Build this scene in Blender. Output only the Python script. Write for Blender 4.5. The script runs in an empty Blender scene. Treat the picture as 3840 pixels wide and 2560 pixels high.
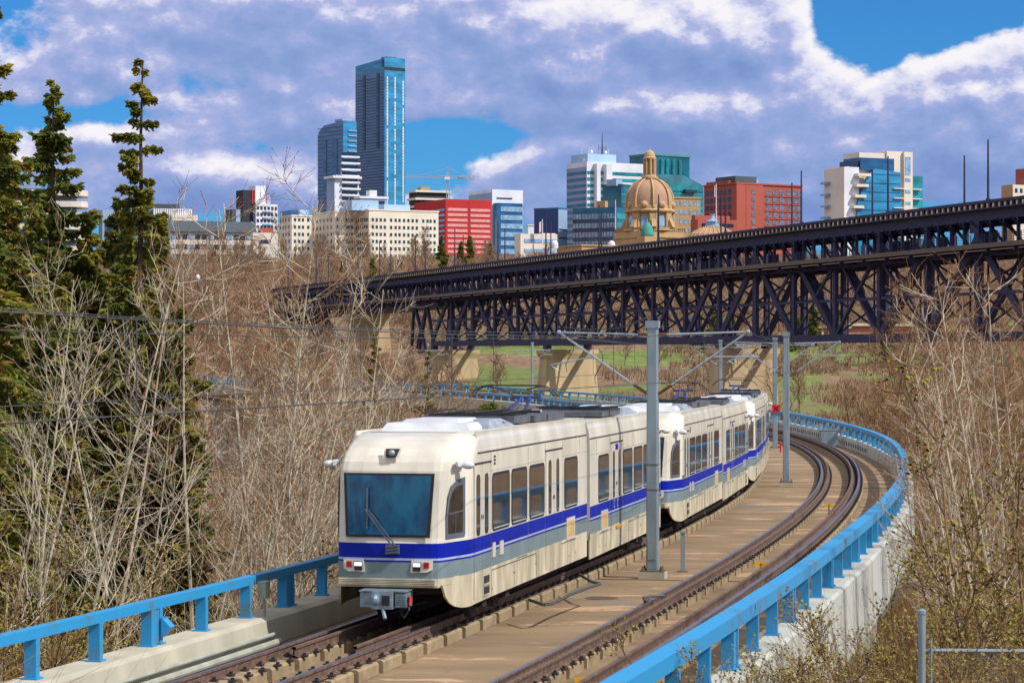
import bpy, math, random
from mathutils import Vector, Matrix
R = math.radians
random.seed(7)
scene = bpy.context.scene
COL = scene.collection

# ------------------------------------------------------------------ camera
FPX, HORIZ, CAMH = 9400.0, 1329.0, 4.357          # focal length in photo pixels, horizon row, eye height over the rails
cam_d = bpy.data.cameras.new('camera')
cam = bpy.data.objects.new('camera', cam_d)
COL.objects.link(cam)
scene.camera = cam
cam_d.sensor_width = 36.0
cam_d.lens = 36.0 * FPX / 3840.0
cam_d.clip_start = 0.5
cam_d.clip_end = 9000
cam.location = (0, 0, CAMH)
cam.rotation_euler = (R(90) + math.atan((HORIZ - 1280) / FPX), 0, 0)
scene.render.resolution_x, scene.render.resolution_y = 1024, 682
scene.view_settings.view_transform = 'Standard'
scene.view_settings.look = 'None'
scene.view_settings.exposure = 0.0
scene.view_settings.gamma = 1.0

# ------------------------------------------------------------------ sun
SUN_AZ, SUN_EL = R(117), R(46)                    # clockwise from the viewing direction (+Y)
sun_dir = Vector((math.sin(SUN_AZ) * math.cos(SUN_EL), math.cos(SUN_AZ) * math.cos(SUN_EL), math.sin(SUN_EL)))
sd = bpy.data.lights.new('sun', 'SUN')
sd.energy = 4.7
sd.angle = R(0.5)
sd.color = (1.0, 0.965, 0.92)
so = bpy.data.objects.new('sun', sd)
COL.objects.link(so)
so.rotation_euler = sun_dir.to_track_quat('Z', 'Y').to_euler()

# ------------------------------------------------------------------ sky with cumulus clouds
world = bpy.data.worlds.new('World')
scene.world = world
world.use_nodes = True
nt = world.node_tree
nt.nodes.clear()
def N(t, **k):
    n = nt.nodes.new(t)
    for a, b in k.items():
        setattr(n, a, b)
    return n
def L(a, b):
    nt.links.new(a, b)
def MATH(op, a, b=None, c=None, clamp=False):
    n = N('ShaderNodeMath', operation=op, use_clamp=clamp)
    for i, x in enumerate((a, b, c)):
        if x is None:
            continue
        if isinstance(x, (int, float)):
            n.inputs[i].default_value = x
        else:
            L(x, n.inputs[i])
    return n.outputs[0]
def world_sky():
    out = N('ShaderNodeOutputWorld')
    bg = N('ShaderNodeBackground')
    L(bg.outputs[0], out.inputs[0])
    tc = N('ShaderNodeTexCoord')
    sep = N('ShaderNodeSeparateXYZ')
    L(tc.outputs['Generated'], sep.inputs[0])
    x, y, z = sep.outputs
    # azimuth and elevation (radians) of the ray
    az = MATH('ARCTAN2', x, y)
    hyp = MATH('SQRT', MATH('ADD', MATH('MULTIPLY', x, x), MATH('MULTIPLY', y, y)))
    el = MATH('ARCTAN2', z, hyp)
    sky = N('ShaderNodeTexSky', sky_type='NISHITA')
    sky.sun_disc = False
    sky.sun_elevation = SUN_EL
    sky.sun_rotation = SUN_AZ
    sky.altitude = 600
    sky.air_density = 1.0
    sky.dust_density = 0.4
    sky.ozone_density = 2.0
    # cloud field: broad masses (azimuth, elevation, radii, weight) broken up by noise
    def pix(u, v):
        return (u - 1920) / FPX, (HORIZ - v) / FPX
    blobs = [  # u, v, ru, rv, weight in photo-like angles
        (700, 120, 900, 300, .62), (1550, 40, 620, 160, .55), (2200, 230, 720, 170, .75), (2650, 120, 420, 170, .8),
        (2960, 60, 170, 110, .5), (2500, 400, 620, 90, .45), (1000, 470, 480, 80, .45), (760, 640, 330, 90, .85),
        (1090, 710, 200, 80, .85), (330, 520, 160, 60, .25), (2130, 560, 330, 95, .95), (2450, 430, 260, 80, .8),
        (3350, 420, 560, 120, .62), (3760, 300, 330, 130, .8), (3000, 600, 800, 150, .85), (3750, 580, 500, 170, .8),
        (1950, 700, 200, 50, .25), (80, 620, 170, 60, .75), (2700, 720, 500, 70, .5), (420, 760, 260, 60, .5), (1650, 760, 260, 50, .35), (1500, 420, 260, 70, .3), (100, 330, 330, 90, .3),
        (3300, 60, 310, 125, -.8), (3650, 60, 420, 90, -.45), (1750, 520, 330, 80, -.75), (40, 60, 130, 90, -.6), (330, 440, 330, 40, -.42), (1330, 640, 110, 60, -.4)]
    def field(da, de):
        a2 = MATH('ADD', az, da)
        e2 = MATH('ADD', el, de)
        tot = None
        for (u, v, ru, rv, w) in blobs:
            ca, ce = pix(u, v)
            p = MATH('MULTIPLY', MATH('SUBTRACT', a2, ca), FPX / ru)
            q = MATH('MULTIPLY', MATH('SUBTRACT', e2, ce), FPX / rv)
            s = MATH('ADD', MATH('MULTIPLY', p, p), MATH('MULTIPLY', q, q))
            g = MATH('MULTIPLY', MATH('POWER', 2.718, MATH('MULTIPLY', s, -1.0)), w)
            tot = g if tot is None else MATH('ADD', tot, g)
        # away from these masses the cloud cover goes on at random
        far = MATH('MULTIPLY', MATH('MULTIPLY', MATH('SUBTRACT', MATH('ABSOLUTE', az), 0.22), 8.0, clamp=True), 0.35)
        tot = MATH('ADD', tot, far)
        cv = N('ShaderNodeCombineXYZ')
        L(a2, cv.inputs[0])
        L(MATH('MULTIPLY', e2, 1.5), cv.inputs[1])
        def noise(sc, det, rough, off=0.0):
            n = N('ShaderNodeTexNoise')
            n.noise_dimensions = '3D'
            mp = N('ShaderNodeMapping')
            mp.inputs['Location'].default_value = (off, off * .7, off * .3)
            L(cv.outputs[0], mp.inputs[0])
            L(mp.outputs[0], n.inputs['Vector'])
            n.inputs['Scale'].default_value = sc
            n.inputs['Detail'].default_value = det
            n.inputs['Roughness'].default_value = rough
            return n.outputs['Fac']
        n1 = noise(17, 8, .56)
        n2 = noise(55, 6, .58, 3.1)
        t = MATH('ADD', MATH('MULTIPLY', tot, 1.1), MATH('MULTIPLY', MATH('SUBTRACT', n1, .47), 2.7))
        return MATH('ADD', t, MATH('MULTIPLY', MATH('SUBTRACT', n2, .5), .8))
    d0 = field(0.0, 0.0)
    d1 = field(0.0035, 0.0065)                     # the same field a little towards the sun
    mr = N('ShaderNodeMapRange', interpolation_type='SMOOTHSTEP')
    L(d0, mr.inputs[0])
    mr.inputs[1].default_value = .12
    mr.inputs[2].default_value = .44
    lit = MATH('SUBTRACT', d0, d1)
    mr2 = N('ShaderNodeMapRange')
    edge = MATH('MULTIPLY', MATH('SUBTRACT', 1.0, MATH('MULTIPLY', d0, .9), clamp=True), .30)
    high = MATH('MULTIPLY', MATH('SUBTRACT', el, .09), 2.2)
    L(MATH('ADD', MATH('ADD', lit, edge), high), mr2.inputs[0])
    mr2.inputs[1].default_value = -.46
    mr2.inputs[2].default_value = .66
    ramp = N('ShaderNodeValToRGB')
    L(mr2.outputs[0], ramp.inputs[0])
    e = ramp.color_ramp.elements
    e[0].position = 0.0
    e[0].color = (.20, .30, .62, 1)
    e[1].position = 1.0
    e[1].color = (.93, .91, .95, 1)
    for pos, c in ((.30, (.25, .36, .67, 1)), (.50, (.31, .40, .72, 1)), (.66, (.42, .47, .76, 1)), (.80, (.70, .71, .89, 1))):
        k = e.new(pos)
        k.color = c
    tint = N('ShaderNodeMix', data_type='RGBA', blend_type='MULTIPLY')
    tint.inputs[0].default_value = 1.0
    L(sky.outputs[0], tint.inputs[6])
    tint.inputs[7].default_value = SKY_TINT
    mix = N('ShaderNodeMix', data_type='RGBA')
    L(mr.outputs[0], mix.inputs[0])
    L(tint.outputs[2], mix.inputs[6])
    L(ramp.outputs[0], mix.inputs[7])
    L(mix.outputs[2], bg.inputs[0])
    bg.inputs[1].default_value = 1.0
SKY_TINT = (.019, .062, .113, 1)                  # Nishita radiance brought down to strength 0.1 and deepened towards blue
world_sky()
world.cycles_visibility.camera = True

# ------------------------------------------------------------------ helpers
def lin(c):
    return c / 12.92 if c <= .04045 else ((c + .055) / 1.055) ** 2.4
def C(r, g, b, k=1.15):
    return tuple(min(.85, lin(v / 255) / k) for v in (r, g, b))
MATS = {}
def mat(name, col, rough=.7, metal=0.0, var=.12, scale=3.0, bump=0.0, spec=.5, stretch=(1, 1, 1), col2=None, bscale=None, obj=True, detail=4, lo=.35, hi=.7, coat=0.0):
    if name in MATS:
        return MATS[name]
    m = bpy.data.materials.new(name)
    m.use_nodes = True
    t = m.node_tree
    p = t.nodes['Principled BSDF']
    p.inputs['Roughness'].default_value = rough
    p.inputs['Metallic'].default_value = metal
    p.inputs['Specular IOR Level'].default_value = spec
    p.inputs['Coat Weight'].default_value = coat
    tc = t.nodes.new('ShaderNodeTexCoord')
    mp = t.nodes.new('ShaderNodeMapping')
    mp.inputs['Scale'].default_value = stretch
    if obj:
        t.links.new(tc.outputs['Object'], mp.inputs[0])
    else:
        g = t.nodes.new('ShaderNodeNewGeometry')
        t.links.new(g.outputs['Position'], mp.inputs[0])
    n = t.nodes.new('ShaderNodeTexNoise')
    n.inputs['Scale'].default_value = scale
    n.inputs['Detail'].default_value = detail
    t.links.new(mp.outputs[0], n.inputs['Vector'])
    r = t.nodes.new('ShaderNodeValToRGB')
    a = col
    b = col2 if col2 else tuple(max(0, c * (1 - 2 * var)) for c in col)
    if not col2:
        a = tuple(min(.9, c * (1 + var * .6)) for c in col)
    r.color_ramp.elements[0].position = lo
    r.color_ramp.elements[0].color = (*b, 1)
    r.color_ramp.elements[1].position = hi
    r.color_ramp.elements[1].color = (*a, 1)
    t.links.new(n.outputs['Fac'], r.inputs[0])
    t.links.new(r.outputs[0], p.inputs['Base Color'])
    if bump:
        n2 = t.nodes.new('ShaderNodeTexNoise')
        n2.inputs['Scale'].default_value = bscale or scale * 6
        n2.inputs['Detail'].default_value = 4
        t.links.new(mp.outputs[0], n2.inputs['Vector'])
        bp = t.nodes.new('ShaderNodeBump')
        bp.inputs['Strength'].default_value = bump
        bp.inputs['Distance'].default_value = .02
        t.links.new(n2.outputs['Fac'], bp.inputs['Height'])
        t.links.new(bp.outputs[0], p.inputs['Normal'])
    MATS[name] = m
    return m
def tag(o, label=None, cat=None, group=None, kind=None):
    if label: o['label'] = label
    if cat: o['category'] = cat
    if group: o['group'] = group
    if kind: o['kind'] = kind
    return o
def empty(name, loc=(0, 0, 0), rz=0.0, label=None, cat=None, group=None):
    o = bpy.data.objects.new(name, None)
    o.empty_display_size = .3
    COL.objects.link(o)
    o.location = loc
    o.rotation_euler = (0, 0, rz)
    return tag(o, label, cat, group)
def place(name, me, parent=None, loc=None, rot=None):
    o = bpy.data.objects.new(name, me)
    COL.objects.link(o)
    if parent: o.parent = parent
    if loc is not None: o.location = loc
    if rot is not None: o.rotation_euler = rot
    return o
def copy_tree(o, parent=None):
    c = o.copy()
    COL.objects.link(c)
    if parent: c.parent = parent
    for ch in list(KIDS.get(o.name, o.children)):
        copy_tree(ch, c)
    return c
KIDS = {}
REMAP = None
class MB:
    def __init__(self):
        self.v, self.f, self.m = [], [], []
    def add(self, vs, fs, mi=0):
        b = len(self.v)
        self.v += [tuple(p) for p in vs]
        self.f += [tuple(b + i for i in f) for f in fs]
        self.m += [mi] * len(fs)
        return self
    def frame(self, o, ax, ay, az, mi=0):            # box from a corner and three edge vectors
        o, ax, ay, az = Vector(o), Vector(ax), Vector(ay), Vector(az)
        vs = [o, o + ax, o + ax + ay, o + ay, o + az, o + ax + az, o + ax + ay + az, o + ay + az]
        if ax.cross(ay).dot(az) < 0:
            fs = [(0, 1, 2, 3), (7, 6, 5, 4), (4, 5, 1, 0), (5, 6, 2, 1), (6, 7, 3, 2), (7, 4, 0, 3)]
        else:
            fs = [(3, 2, 1, 0), (4, 5, 6, 7), (0, 1, 5, 4), (1, 2, 6, 5), (2, 3, 7, 6), (3, 0, 4, 7)]
        return self.add(vs, fs, mi)
    def box(self, x0, x1, y0, y1, z0, z1, mi=0):
        return self.frame((x0, y0, z0), (x1 - x0, 0, 0), (0, y1 - y0, 0), (0, 0, z1 - z0), mi)
    def bar(self, a, b, w, h, mi=0, up=(0, 0, 1)):   # rectangular bar from a to b, w across, h along up
        a, b = Vector(a), Vector(b)
        d = (b - a)
        if d.length < 1e-6: return self
        dn = d.normalized()
        u = Vector(up)
        if abs(dn.dot(u)) > .95: u = Vector((1, 0, 0)) if abs(dn.x) < .9 else Vector((0, 1, 0))
        s = dn.cross(u).normalized()
        t = s.cross(dn).normalized()
        return self.frame(a - s * w / 2 - t * h / 2, s * w, d, t * h, mi)
    def tube(self, pts, rad, n=6, mi=0, cap=True):
        pts = [Vector(p) for p in pts]
        k = len(pts)
        if not isinstance(rad, (list, tuple)): rad = [rad] * k
        b = len(self.v)
        ref = None
        for i, p in enumerate(pts):
            d = (pts[min(i + 1, k - 1)] - pts[max(i - 1, 0)])
            d = d.normalized() if d.length > 1e-9 else Vector((0, 0, 1))
            if ref is None:
                ref = Vector((0, 0, 1)) if abs(d.z) < .9 else Vector((1, 0, 0))
            s = d.cross(ref)
            if s.length < 1e-4: s = d.cross(Vector((0, 1, 0)))
            s.normalize()
            t = d.cross(s)
            ref = -t if False else ref
            for j in range(n):
                an = 2 * math.pi * j / n
                q = p + (s * math.cos(an) + t * math.sin(an)) * rad[i]
                self.v.append((q.x, q.y, q.z))
        for i in range(k - 1):
            for j in range(n):
                a0, a1 = b + i * n + j, b + i * n + (j + 1) % n
                self.f.append((a1, a0, a0 + n, a1 + n))
                self.m.append(mi)
        if cap:
            self.f.append(tuple(b + j for j in range(n))); self.m.append(mi)
            self.f.append(tuple(b + (k - 1) * n + n - 1 - j for j in range(n))); self.m.append(mi)
        return self
    def lathe(self, c, prof, n=24, mi=0, sx=1.0, sy=1.0):
        b = len(self.v)
        for r, z in prof:
            for j in range(n):
                a = 2 * math.pi * j / n
                self.v.append((c[0] + r * sx * math.cos(a), c[1] + r * sy * math.sin(a), c[2] + z))
        for i in range(len(prof) - 1):
            for j in range(n):
                a0, a1 = b + i * n + j, b + i * n + (j + 1) % n
                self.f.append((a0, a1, a1 + n, a0 + n)); self.m.append(mi)
        self.f.append(tuple(b + n - 1 - j for j in range(n))); self.m.append(mi)
        self.f.append(tuple(b + (len(prof) - 1) * n + j for j in range(n))); self.m.append(mi)
        return self
    def plate(self, pts, th, mi=0):                  # flat polygon (3D points, counter-clockwise from outside) thickened by vector th outward
        pts = [Vector(p) for p in pts]
        th = Vector(th)
        n = len(pts)
        vs = pts + [p + th for p in pts]
        fs = [tuple(range(n - 1, -1, -1)), tuple(range(n, 2 * n))]
        for i in range(n):
            j = (i + 1) % n
            fs.append((i, j, n + j, n + i))
        nrm = Vector((0, 0, 0))
        for i in range(n):
            nrm += pts[i].cross(pts[(i + 1) % n])
        if nrm.dot(th) < 0:
            fs = [tuple(reversed(f)) for f in fs]
        return self.add(vs, fs, mi)
    def ell(self, c, r, n=12, mi=0):
        prof = []
        m = 8
        b = len(self.v)
        for i in range(m + 1):
            a = math.pi * i / m
            rr = max(.02, math.sin(a))
            prof.append((rr, -math.cos(a)))
        for pr, pz in prof:
            for j in range(n):
                an = 2 * math.pi * j / n
                self.v.append((c[0] + r[0] * pr * math.cos(an), c[1] + r[1] * pr * math.sin(an), c[2] + r[2] * pz))
        for i in range(m):
            for j in range(n):
                a0, a1 = b + i * n + j, b + i * n + (j + 1) % n
                self.f.append((a0, a1, a1 + n, a0 + n)); self.m.append(mi)
        return self
    def mesh(self, name, mats, smooth=False, bevel=None):
        me = bpy.data.meshes.new(name)
        if REMAP: self.v = [REMAP(*q) for q in self.v]
        me.from_pydata(self.v, [], self.f)
        for mm in (mats if isinstance(mats, (list, tuple)) else [mats]):
            me.materials.append(mm)
        me.polygons.foreach_set('material_index', self.m)
        if smooth:
            me.polygons.foreach_set('use_smooth', [True] * len(self.f))
        me.update()
        return me
    def build(self, name, mats, parent=None, smooth=False, loc=None):
        return place(name, self.mesh(name, mats, smooth), parent, loc)
def at(u, v, Y):                                     # photo pixel + depth -> point in the place
    return Vector(((u - 1920) * Y / FPX, Y, CAMH + (HORIZ - v) * Y / FPX))
def text_mesh(s, size, m, name, parent, mw, depth=.002):
    cu = bpy.data.curves.new(name, 'FONT')
    cu.body = s
    cu.size = size
    cu.extrude = depth
    cu.align_x = 'CENTER'; cu.align_y = 'CENTER'
    tmp = bpy.data.objects.new(name + '_tmp', cu)
    COL.objects.link(tmp)
    me = bpy.data.meshes.new_from_object(tmp.evaluated_get(bpy.context.evaluated_depsgraph_get()))
    bpy.data.objects.remove(tmp)
    bpy.data.curves.remove(cu)
    me.name = name
    me.materials.clear(); me.materials.append(m)
    o = place(name, me, parent)
    o.matrix_local = mw
    return o

# ------------------------------------------------------------------ alignment of the curved viaduct (distance along, lateral offset)
KN = [-.00218, -.00122, -.00137, -.0017, -.00284, -.00202, -.00148, -.00154, -.00167, -.00197, -.00288, -.00468, -.006, -.004, 0, 0, 0, 0]
ZN = [0, -.14294, -.35191, -.52131, -.49411, -.5476, -.61174, -.66891, -.7889, -.91095, -.93683, -.84955, -.67961, -.38, -.2, -.1, 0, 0]
CN = [.02533, .07878, .09677, .08005, .06133, .04556]
def interp(x, step, arr):
    if x <= 0: return arr[0]
    i = x / step
    k = int(i)
    if k >= len(arr) - 1: return arr[-1]
    return arr[k] + (arr[k + 1] - arr[k]) * (i - k)
DS, S0, S1 = .5, -42.0, 560.0
PX = {}
def build_path():
    x, y, h = -1.84809, 27.4, .25016
    s, i = 0.0, 0
    PX[0] = (x, y, h)
    while s < S1:
        x += DS * math.sin(h); y += DS * math.cos(h)
        h += DS * interp(s + DS / 2, 22., KN)
        s += DS; i += 1
        PX[i] = (x, y, h)
    x, y, h = PX[0]
    s, i = 0.0, 0
    while s > S0:
        x -= DS * math.sin(h); y -= DS * math.cos(h)
        s -= DS; i -= 1
        PX[i] = (x, y, h)
build_path()
def pth(s):
    t = s / DS
    i = math.floor(t)
    f = t - i
    a, b = PX[i], PX[i + 1]
    return (a[0] + (b[0] - a[0]) * f, a[1] + (b[1] - a[1]) * f, a[2] + (b[2] - a[2]) * f)
def P(s, off, dz=0.0):
    x, y, h = pth(s)
    return Vector((x + off * math.cos(h), y - off * math.sin(h), interp(s, 22., ZN) + dz))
def HD(s): return pth(s)[2]
def cant(s): return interp(s, 50., CN) if s > 0 else .02
def frange(a, b, d):
    n = max(1, int(round((b - a) / d)))
    return [a + (b - a) * i / n for i in range(n + 1)]
def sweep(prof, ss, closed=True, mi=0, mb=None, capends=True):   # prof: (offset, dz) counter-clockwise seen looking back
    mb = mb or MB()
    b = len(mb.v); n = len(prof)
    for s in ss:
        for q in prof:
            o, dz = q[0], q[1]
            mb.v.append(tuple(P(s, o, dz)))
    for i in range(len(ss) - 1):
        for j in range(n if closed else n - 1):
            a0, a1 = b + i * n + j, b + i * n + (j + 1) % n
            mb.f.append((a0, a1, a1 + n, a0 + n)); mb.m.append(mi)
    if capends and closed:
        mb.f.append(tuple(b + j for j in range(n - 1, -1, -1))); mb.m.append(mi)
        mb.f.append(tuple(b + (len(ss) - 1) * n + j for j in range(n))); mb.m.append(mi)
    return mb
SS = frange(S0 + 1, 50, 1.0) + frange(51, 350, 1.5) + frange(353, S1 - 2, 4)
TR1, TR2 = -3.463, .7175                             # track centre offsets
DECK = -.36

# ------------------------------------------------------------------ materials shared by the setting
M_conc = mat('concrete', C(190, 184, 164), .85, var=.10, scale=1.3, bump=.25, stretch=(1, 1, .25), obj=False)
M_conc_w = mat('white_concrete', C(184, 186, 178), .85, scale=1.5, col2=C(146, 142, 130), detail=8, lo=.32, hi=.52, bump=.3, stretch=(1, 1, .14), obj=False)
M_deck_old = mat('deck_concrete', C(152, 124, 86), .9, scale=.9, stretch=(.25, 1.6, 1), col2=C(130, 104, 70), bump=.3, obj=False, lo=.3, hi=.62)
def deck_material():
    m = bpy.data.materials.new('weathered_deck'); m.use_nodes = True; t = m.node_tree; p = t.nodes['Principled BSDF']; p.inputs['Roughness'].default_value = .92
    g = t.nodes.new('ShaderNodeNewGeometry')
    def nz(sc, det, lo, hi, c0, c1, st=(1, 1, 1), off=0, rough=.5):
        mp = t.nodes.new('ShaderNodeMapping'); mp.inputs['Location'].default_value = (off, off, 0); mp.inputs['Scale'].default_value = st
        t.links.new(g.outputs['Position'], mp.inputs[0])
        n = t.nodes.new('ShaderNodeTexNoise'); n.inputs['Scale'].default_value = sc; n.inputs['Detail'].default_value = det; n.inputs['Roughness'].default_value = rough
        t.links.new(mp.outputs[0], n.inputs['Vector'])
        r = t.nodes.new('ShaderNodeValToRGB'); r.color_ramp.elements[0].position = lo; r.color_ramp.elements[0].color = (*c0, 1)
        r.color_ramp.elements[1].position = hi; r.color_ramp.elements[1].color = (*c1, 1)
        t.links.new(n.outputs['Fac'], r.inputs[0]); return r.outputs[0]
    def mixc(f, a, b):
        x = t.nodes.new('ShaderNodeMix'); x.data_type = 'RGBA'; t.links.new(f, x.inputs[0])
        for i, q in ((6, a), (7, b)):
            if isinstance(q, tuple): x.inputs[i].default_value = (*q, 1)
            else: t.links.new(q, x.inputs[i])
        return x.outputs[2]
    base = nz(.8, 8, .3, .68, C(116, 95, 70), C(148, 124, 92), (.35, 1.1, 1), 0, .62)
    k, w = (0, 0, 0), (1, 1, 1)
    pale = nz(.5, 9, .575, .60, k, w, (.6, 1.5, 1), 17, .65)          # scaled patches where the topping has worn off
    c = mixc(pale, base, C(184, 148, 114))
    grey = nz(.33, 7, .62, .70, k, w, (1, 1, 1), 51)
    c = mixc(grey, c, C(122, 112, 100))
    oil = nz(2.2, 6, .68, .76, k, w, (1, .6, 1), 77)
    c = mixc(oil, c, C(84, 66, 50))
    t.links.new(c, p.inputs['Base Color'])
    n2 = t.nodes.new('ShaderNodeTexNoise'); n2.inputs['Scale'].default_value = 30; t.links.new(g.outputs['Position'], n2.inputs['Vector'])
    bp = t.nodes.new('ShaderNodeBump'); bp.inputs['Strength'].default_value = .3; bp.inputs['Distance'].default_value = .01; t.links.new(n2.outputs['Fac'], bp.inputs['Height']); t.links.new(bp.outputs[0], p.inputs['Normal'])
    return m
M_deck = deck_material()
M_rust = mat('rusty_steel', C(116, 90, 76), .75, var=.25, scale=8, obj=False)
M_railtop = mat('rail_head', C(150, 150, 165), .35, metal=.8, var=.1, scale=5, obj=False)
M_plinth = mat('plinth_concrete', C(160, 140, 108), .9, var=.14, scale=4, bump=.3, obj=False)
M_clip = mat('clip_iron', (.035, .028, .03), .7, var=.2, scale=10, obj=False)
M_blue = mat('blue_paint', C(46, 150, 206), .45, scale=1.8, bump=.12, obj=False, spec=.35, lo=.31, hi=.44, col2=C(84, 128, 150), detail=10)
M_galv = mat('galvanised_steel', C(148, 164, 172), .5, metal=.35, var=.12, scale=3, obj=False, stretch=(1, 1, .3))
M_galvb = mat('galvanised_tube', C(176, 190, 200), .4, metal=.4, var=.08, scale=6, obj=False)
M_wire = mat('cable_black', (.05, .055, .055), .6, var=.1)
M_ins = mat('brown_insulator', C(120, 78, 60), .35, var=.2, scale=9)
M_pipe = mat('grey_conduit', C(170, 172, 158), .6, var=.12, scale=3, obj=False)
M_blk = mat('black_iron', (.012, .012, .014), .7, var=.2, scale=6)
M_yel = mat('yellow_sign_paint', C(235, 176, 30), .6, var=.08)
M_red = mat('red_sign_paint', C(225, 18, 14), .5, var=.05)
M_white = mat('white_paint', (.78, .78, .76), .5, var=.05)

# ------------------------------------------------------------------ terrain
GP = [(-60, 3.2), (-30, 3.0), (0, 2.7), (15, 0), (28, -1.4), (40, -4), (60, -7.5), (120, -11), (300, -13.5), (400, -11), (430, -9), (500, -6), (560, -3.5), (620, 1), (660, 6.5), (700, 13), (850, 30), (1000, 41.5), (3000, 43)]
def lint(x, tab):
    if x <= tab[0][0]: return tab[0][1]
    for (a, b), (c, d) in zip(tab, tab[1:]):
        if x <= c: return b + (d - b) * (x - a) / (c - a)
    return tab[-1][1]
def vnoise(x, y, seed=0):
    def h(i, j):
        n = (i * 374761393 + j * 668265263 + seed * 974711) & 0xffffffff
        n = ((n ^ (n >> 13)) * 1274126177) & 0xffffffff
        return ((n ^ (n >> 16)) & 0xffff) / 65535.0
    i, j = math.floor(x), math.floor(y)
    f, g = x - i, y - j
    f = f * f * (3 - 2 * f); g = g * g * (3 - 2 * g)
    return (h(i, j) * (1 - f) + h(i + 1, j) * f) * (1 - g) + (h(i, j + 1) * (1 - f) + h(i + 1, j + 1) * f) * g
def ground(x, y):
    z = lint(y, GP)
    amp = .5 if y < 40 else 1.2 if y < 400 else 1.6 if y < 900 else .6
    z += (vnoise(x / 31, y / 31) - .5) * 2 * amp + (vnoise(x / 9, y / 9, 3) - .5) * amp * .5
    if y < 640 and x < 40:
        best = 1e9
        for i in range(int(S0 / DS) + 2, int(S1 / DS), 8):
            q = PX[i]
            d = (q[0] - 1.4 - x) ** 2 + (q[1] - y) ** 2
            if d < best: best = d
        if best < 90: z = min(z, -1.9)
    return z
def make_ground():
    ys = frange(-60, 60, 4) + frange(66, 420, 9) + frange(430, 1050, 10) + [1100, 1200, 1400, 1700, 2200, 3000, 4500, 7000]
    xs = [-6000, -3000, -1500, -900, -650] + frange(-500, -60, 11) + frange(-54, 80, 4) + frange(90, 420, 11) + [520, 700, 1000, 1600, 3000, 6000]
    mb = MB()
    for y in ys:
        for x in xs:
            mb.v.append((x, y, ground(x, y)))
    w = len(xs)
    for j in range(len(ys) - 1):
        for i in range(w - 1):
            a = j * w + i
            mb.f.append((a, a + 1, a + w + 1, a + w)); mb.m.append(0)
    m = bpy.data.materials.new('hillside_ground'); m.use_nodes = True
    t = m.node_tree; p = t.nodes['Principled BSDF']
    p.inputs['Roughness'].default_value = 1.0
    g = t.nodes.new('ShaderNodeNewGeometry')
    def nz(sc, det, lo, hi, c0, c1, off=0):
        mp = t.nodes.new('ShaderNodeMapping'); mp.inputs['Location'].default_value = (off, off, 0)
        t.links.new(g.outputs['Position'], mp.inputs[0])
        n = t.nodes.new('ShaderNodeTexNoise'); n.inputs['Scale'].default_value = sc; n.inputs['Detail'].default_value = det
        t.links.new(mp.outputs[0], n.inputs['Vector'])
        r = t.nodes.new('ShaderNodeValToRGB')
        r.color_ramp.elements[0].position = lo; r.color_ramp.elements[0].color = (*c0, 1)
        r.color_ramp.elements[1].position = hi; r.color_ramp.elements[1].color = (*c1, 1)
        t.links.new(n.outputs['Fac'], r.inputs[0])
        return r.outputs[0]
    brown = nz(.6, 6, .35, .65, C(104, 82, 60), C(150, 120, 90))
    green = nz(.35, 5, .3, .6, C(84, 100, 42), C(114, 130, 58), 40)
    mask = nz(.03, 5, .47, .52, (0, 0, 0), (1, 1, 1), 11)
    sp = t.nodes.new('ShaderNodeSeparateXYZ'); t.links.new(g.outputs['Position'], sp.inputs[0])
    yr = t.nodes.new('ShaderNodeMapRange'); t.links.new(sp.outputs[1], yr.inputs[0])
    yr.inputs[1].default_value = 430; yr.inputs[2].default_value = 490
    yr2 = t.nodes.new('ShaderNodeMapRange'); t.links.new(sp.outputs[1], yr2.inputs[0])
    yr2.inputs[1].default_value = 760; yr2.inputs[2].default_value = 690
    mu = t.nodes.new('ShaderNodeMath'); mu.operation = 'MULTIPLY'; t.links.new(yr.outputs[0], mu.inputs[0]); t.links.new(yr2.outputs[0], mu.inputs[1])
    mu2 = t.nodes.new('ShaderNodeMath'); mu2.operation = 'MULTIPLY'; t.links.new(mu.outputs[0], mu2.inputs[0]); t.links.new(mask, mu2.inputs[1])
    xr = t.nodes.new('ShaderNodeMapRange'); t.links.new(sp.outputs[0], xr.inputs[0]); xr.inputs[1].default_value = -30; xr.inputs[2].default_value = -8
    mu3 = t.nodes.new('ShaderNodeMath'); mu3.operation = 'MULTIPLY'; t.links.new(mu2.outputs[0], mu3.inputs[0]); t.links.new(xr.outputs[0], mu3.inputs[1]); mu2 = mu3
    mx = t.nodes.new('ShaderNodeMix'); mx.data_type = 'RGBA'
    t.links.new(mu2.outputs[0], mx.inputs[0]); t.links.new(brown, mx.inputs[6]); t.links.new(green, mx.inputs[7])
    t.links.new(mx.outputs[2], p.inputs['Base Color'])
    o = mb.build('ground', m, smooth=True)
    tag(o, kind='structure')
make_ground()

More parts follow.
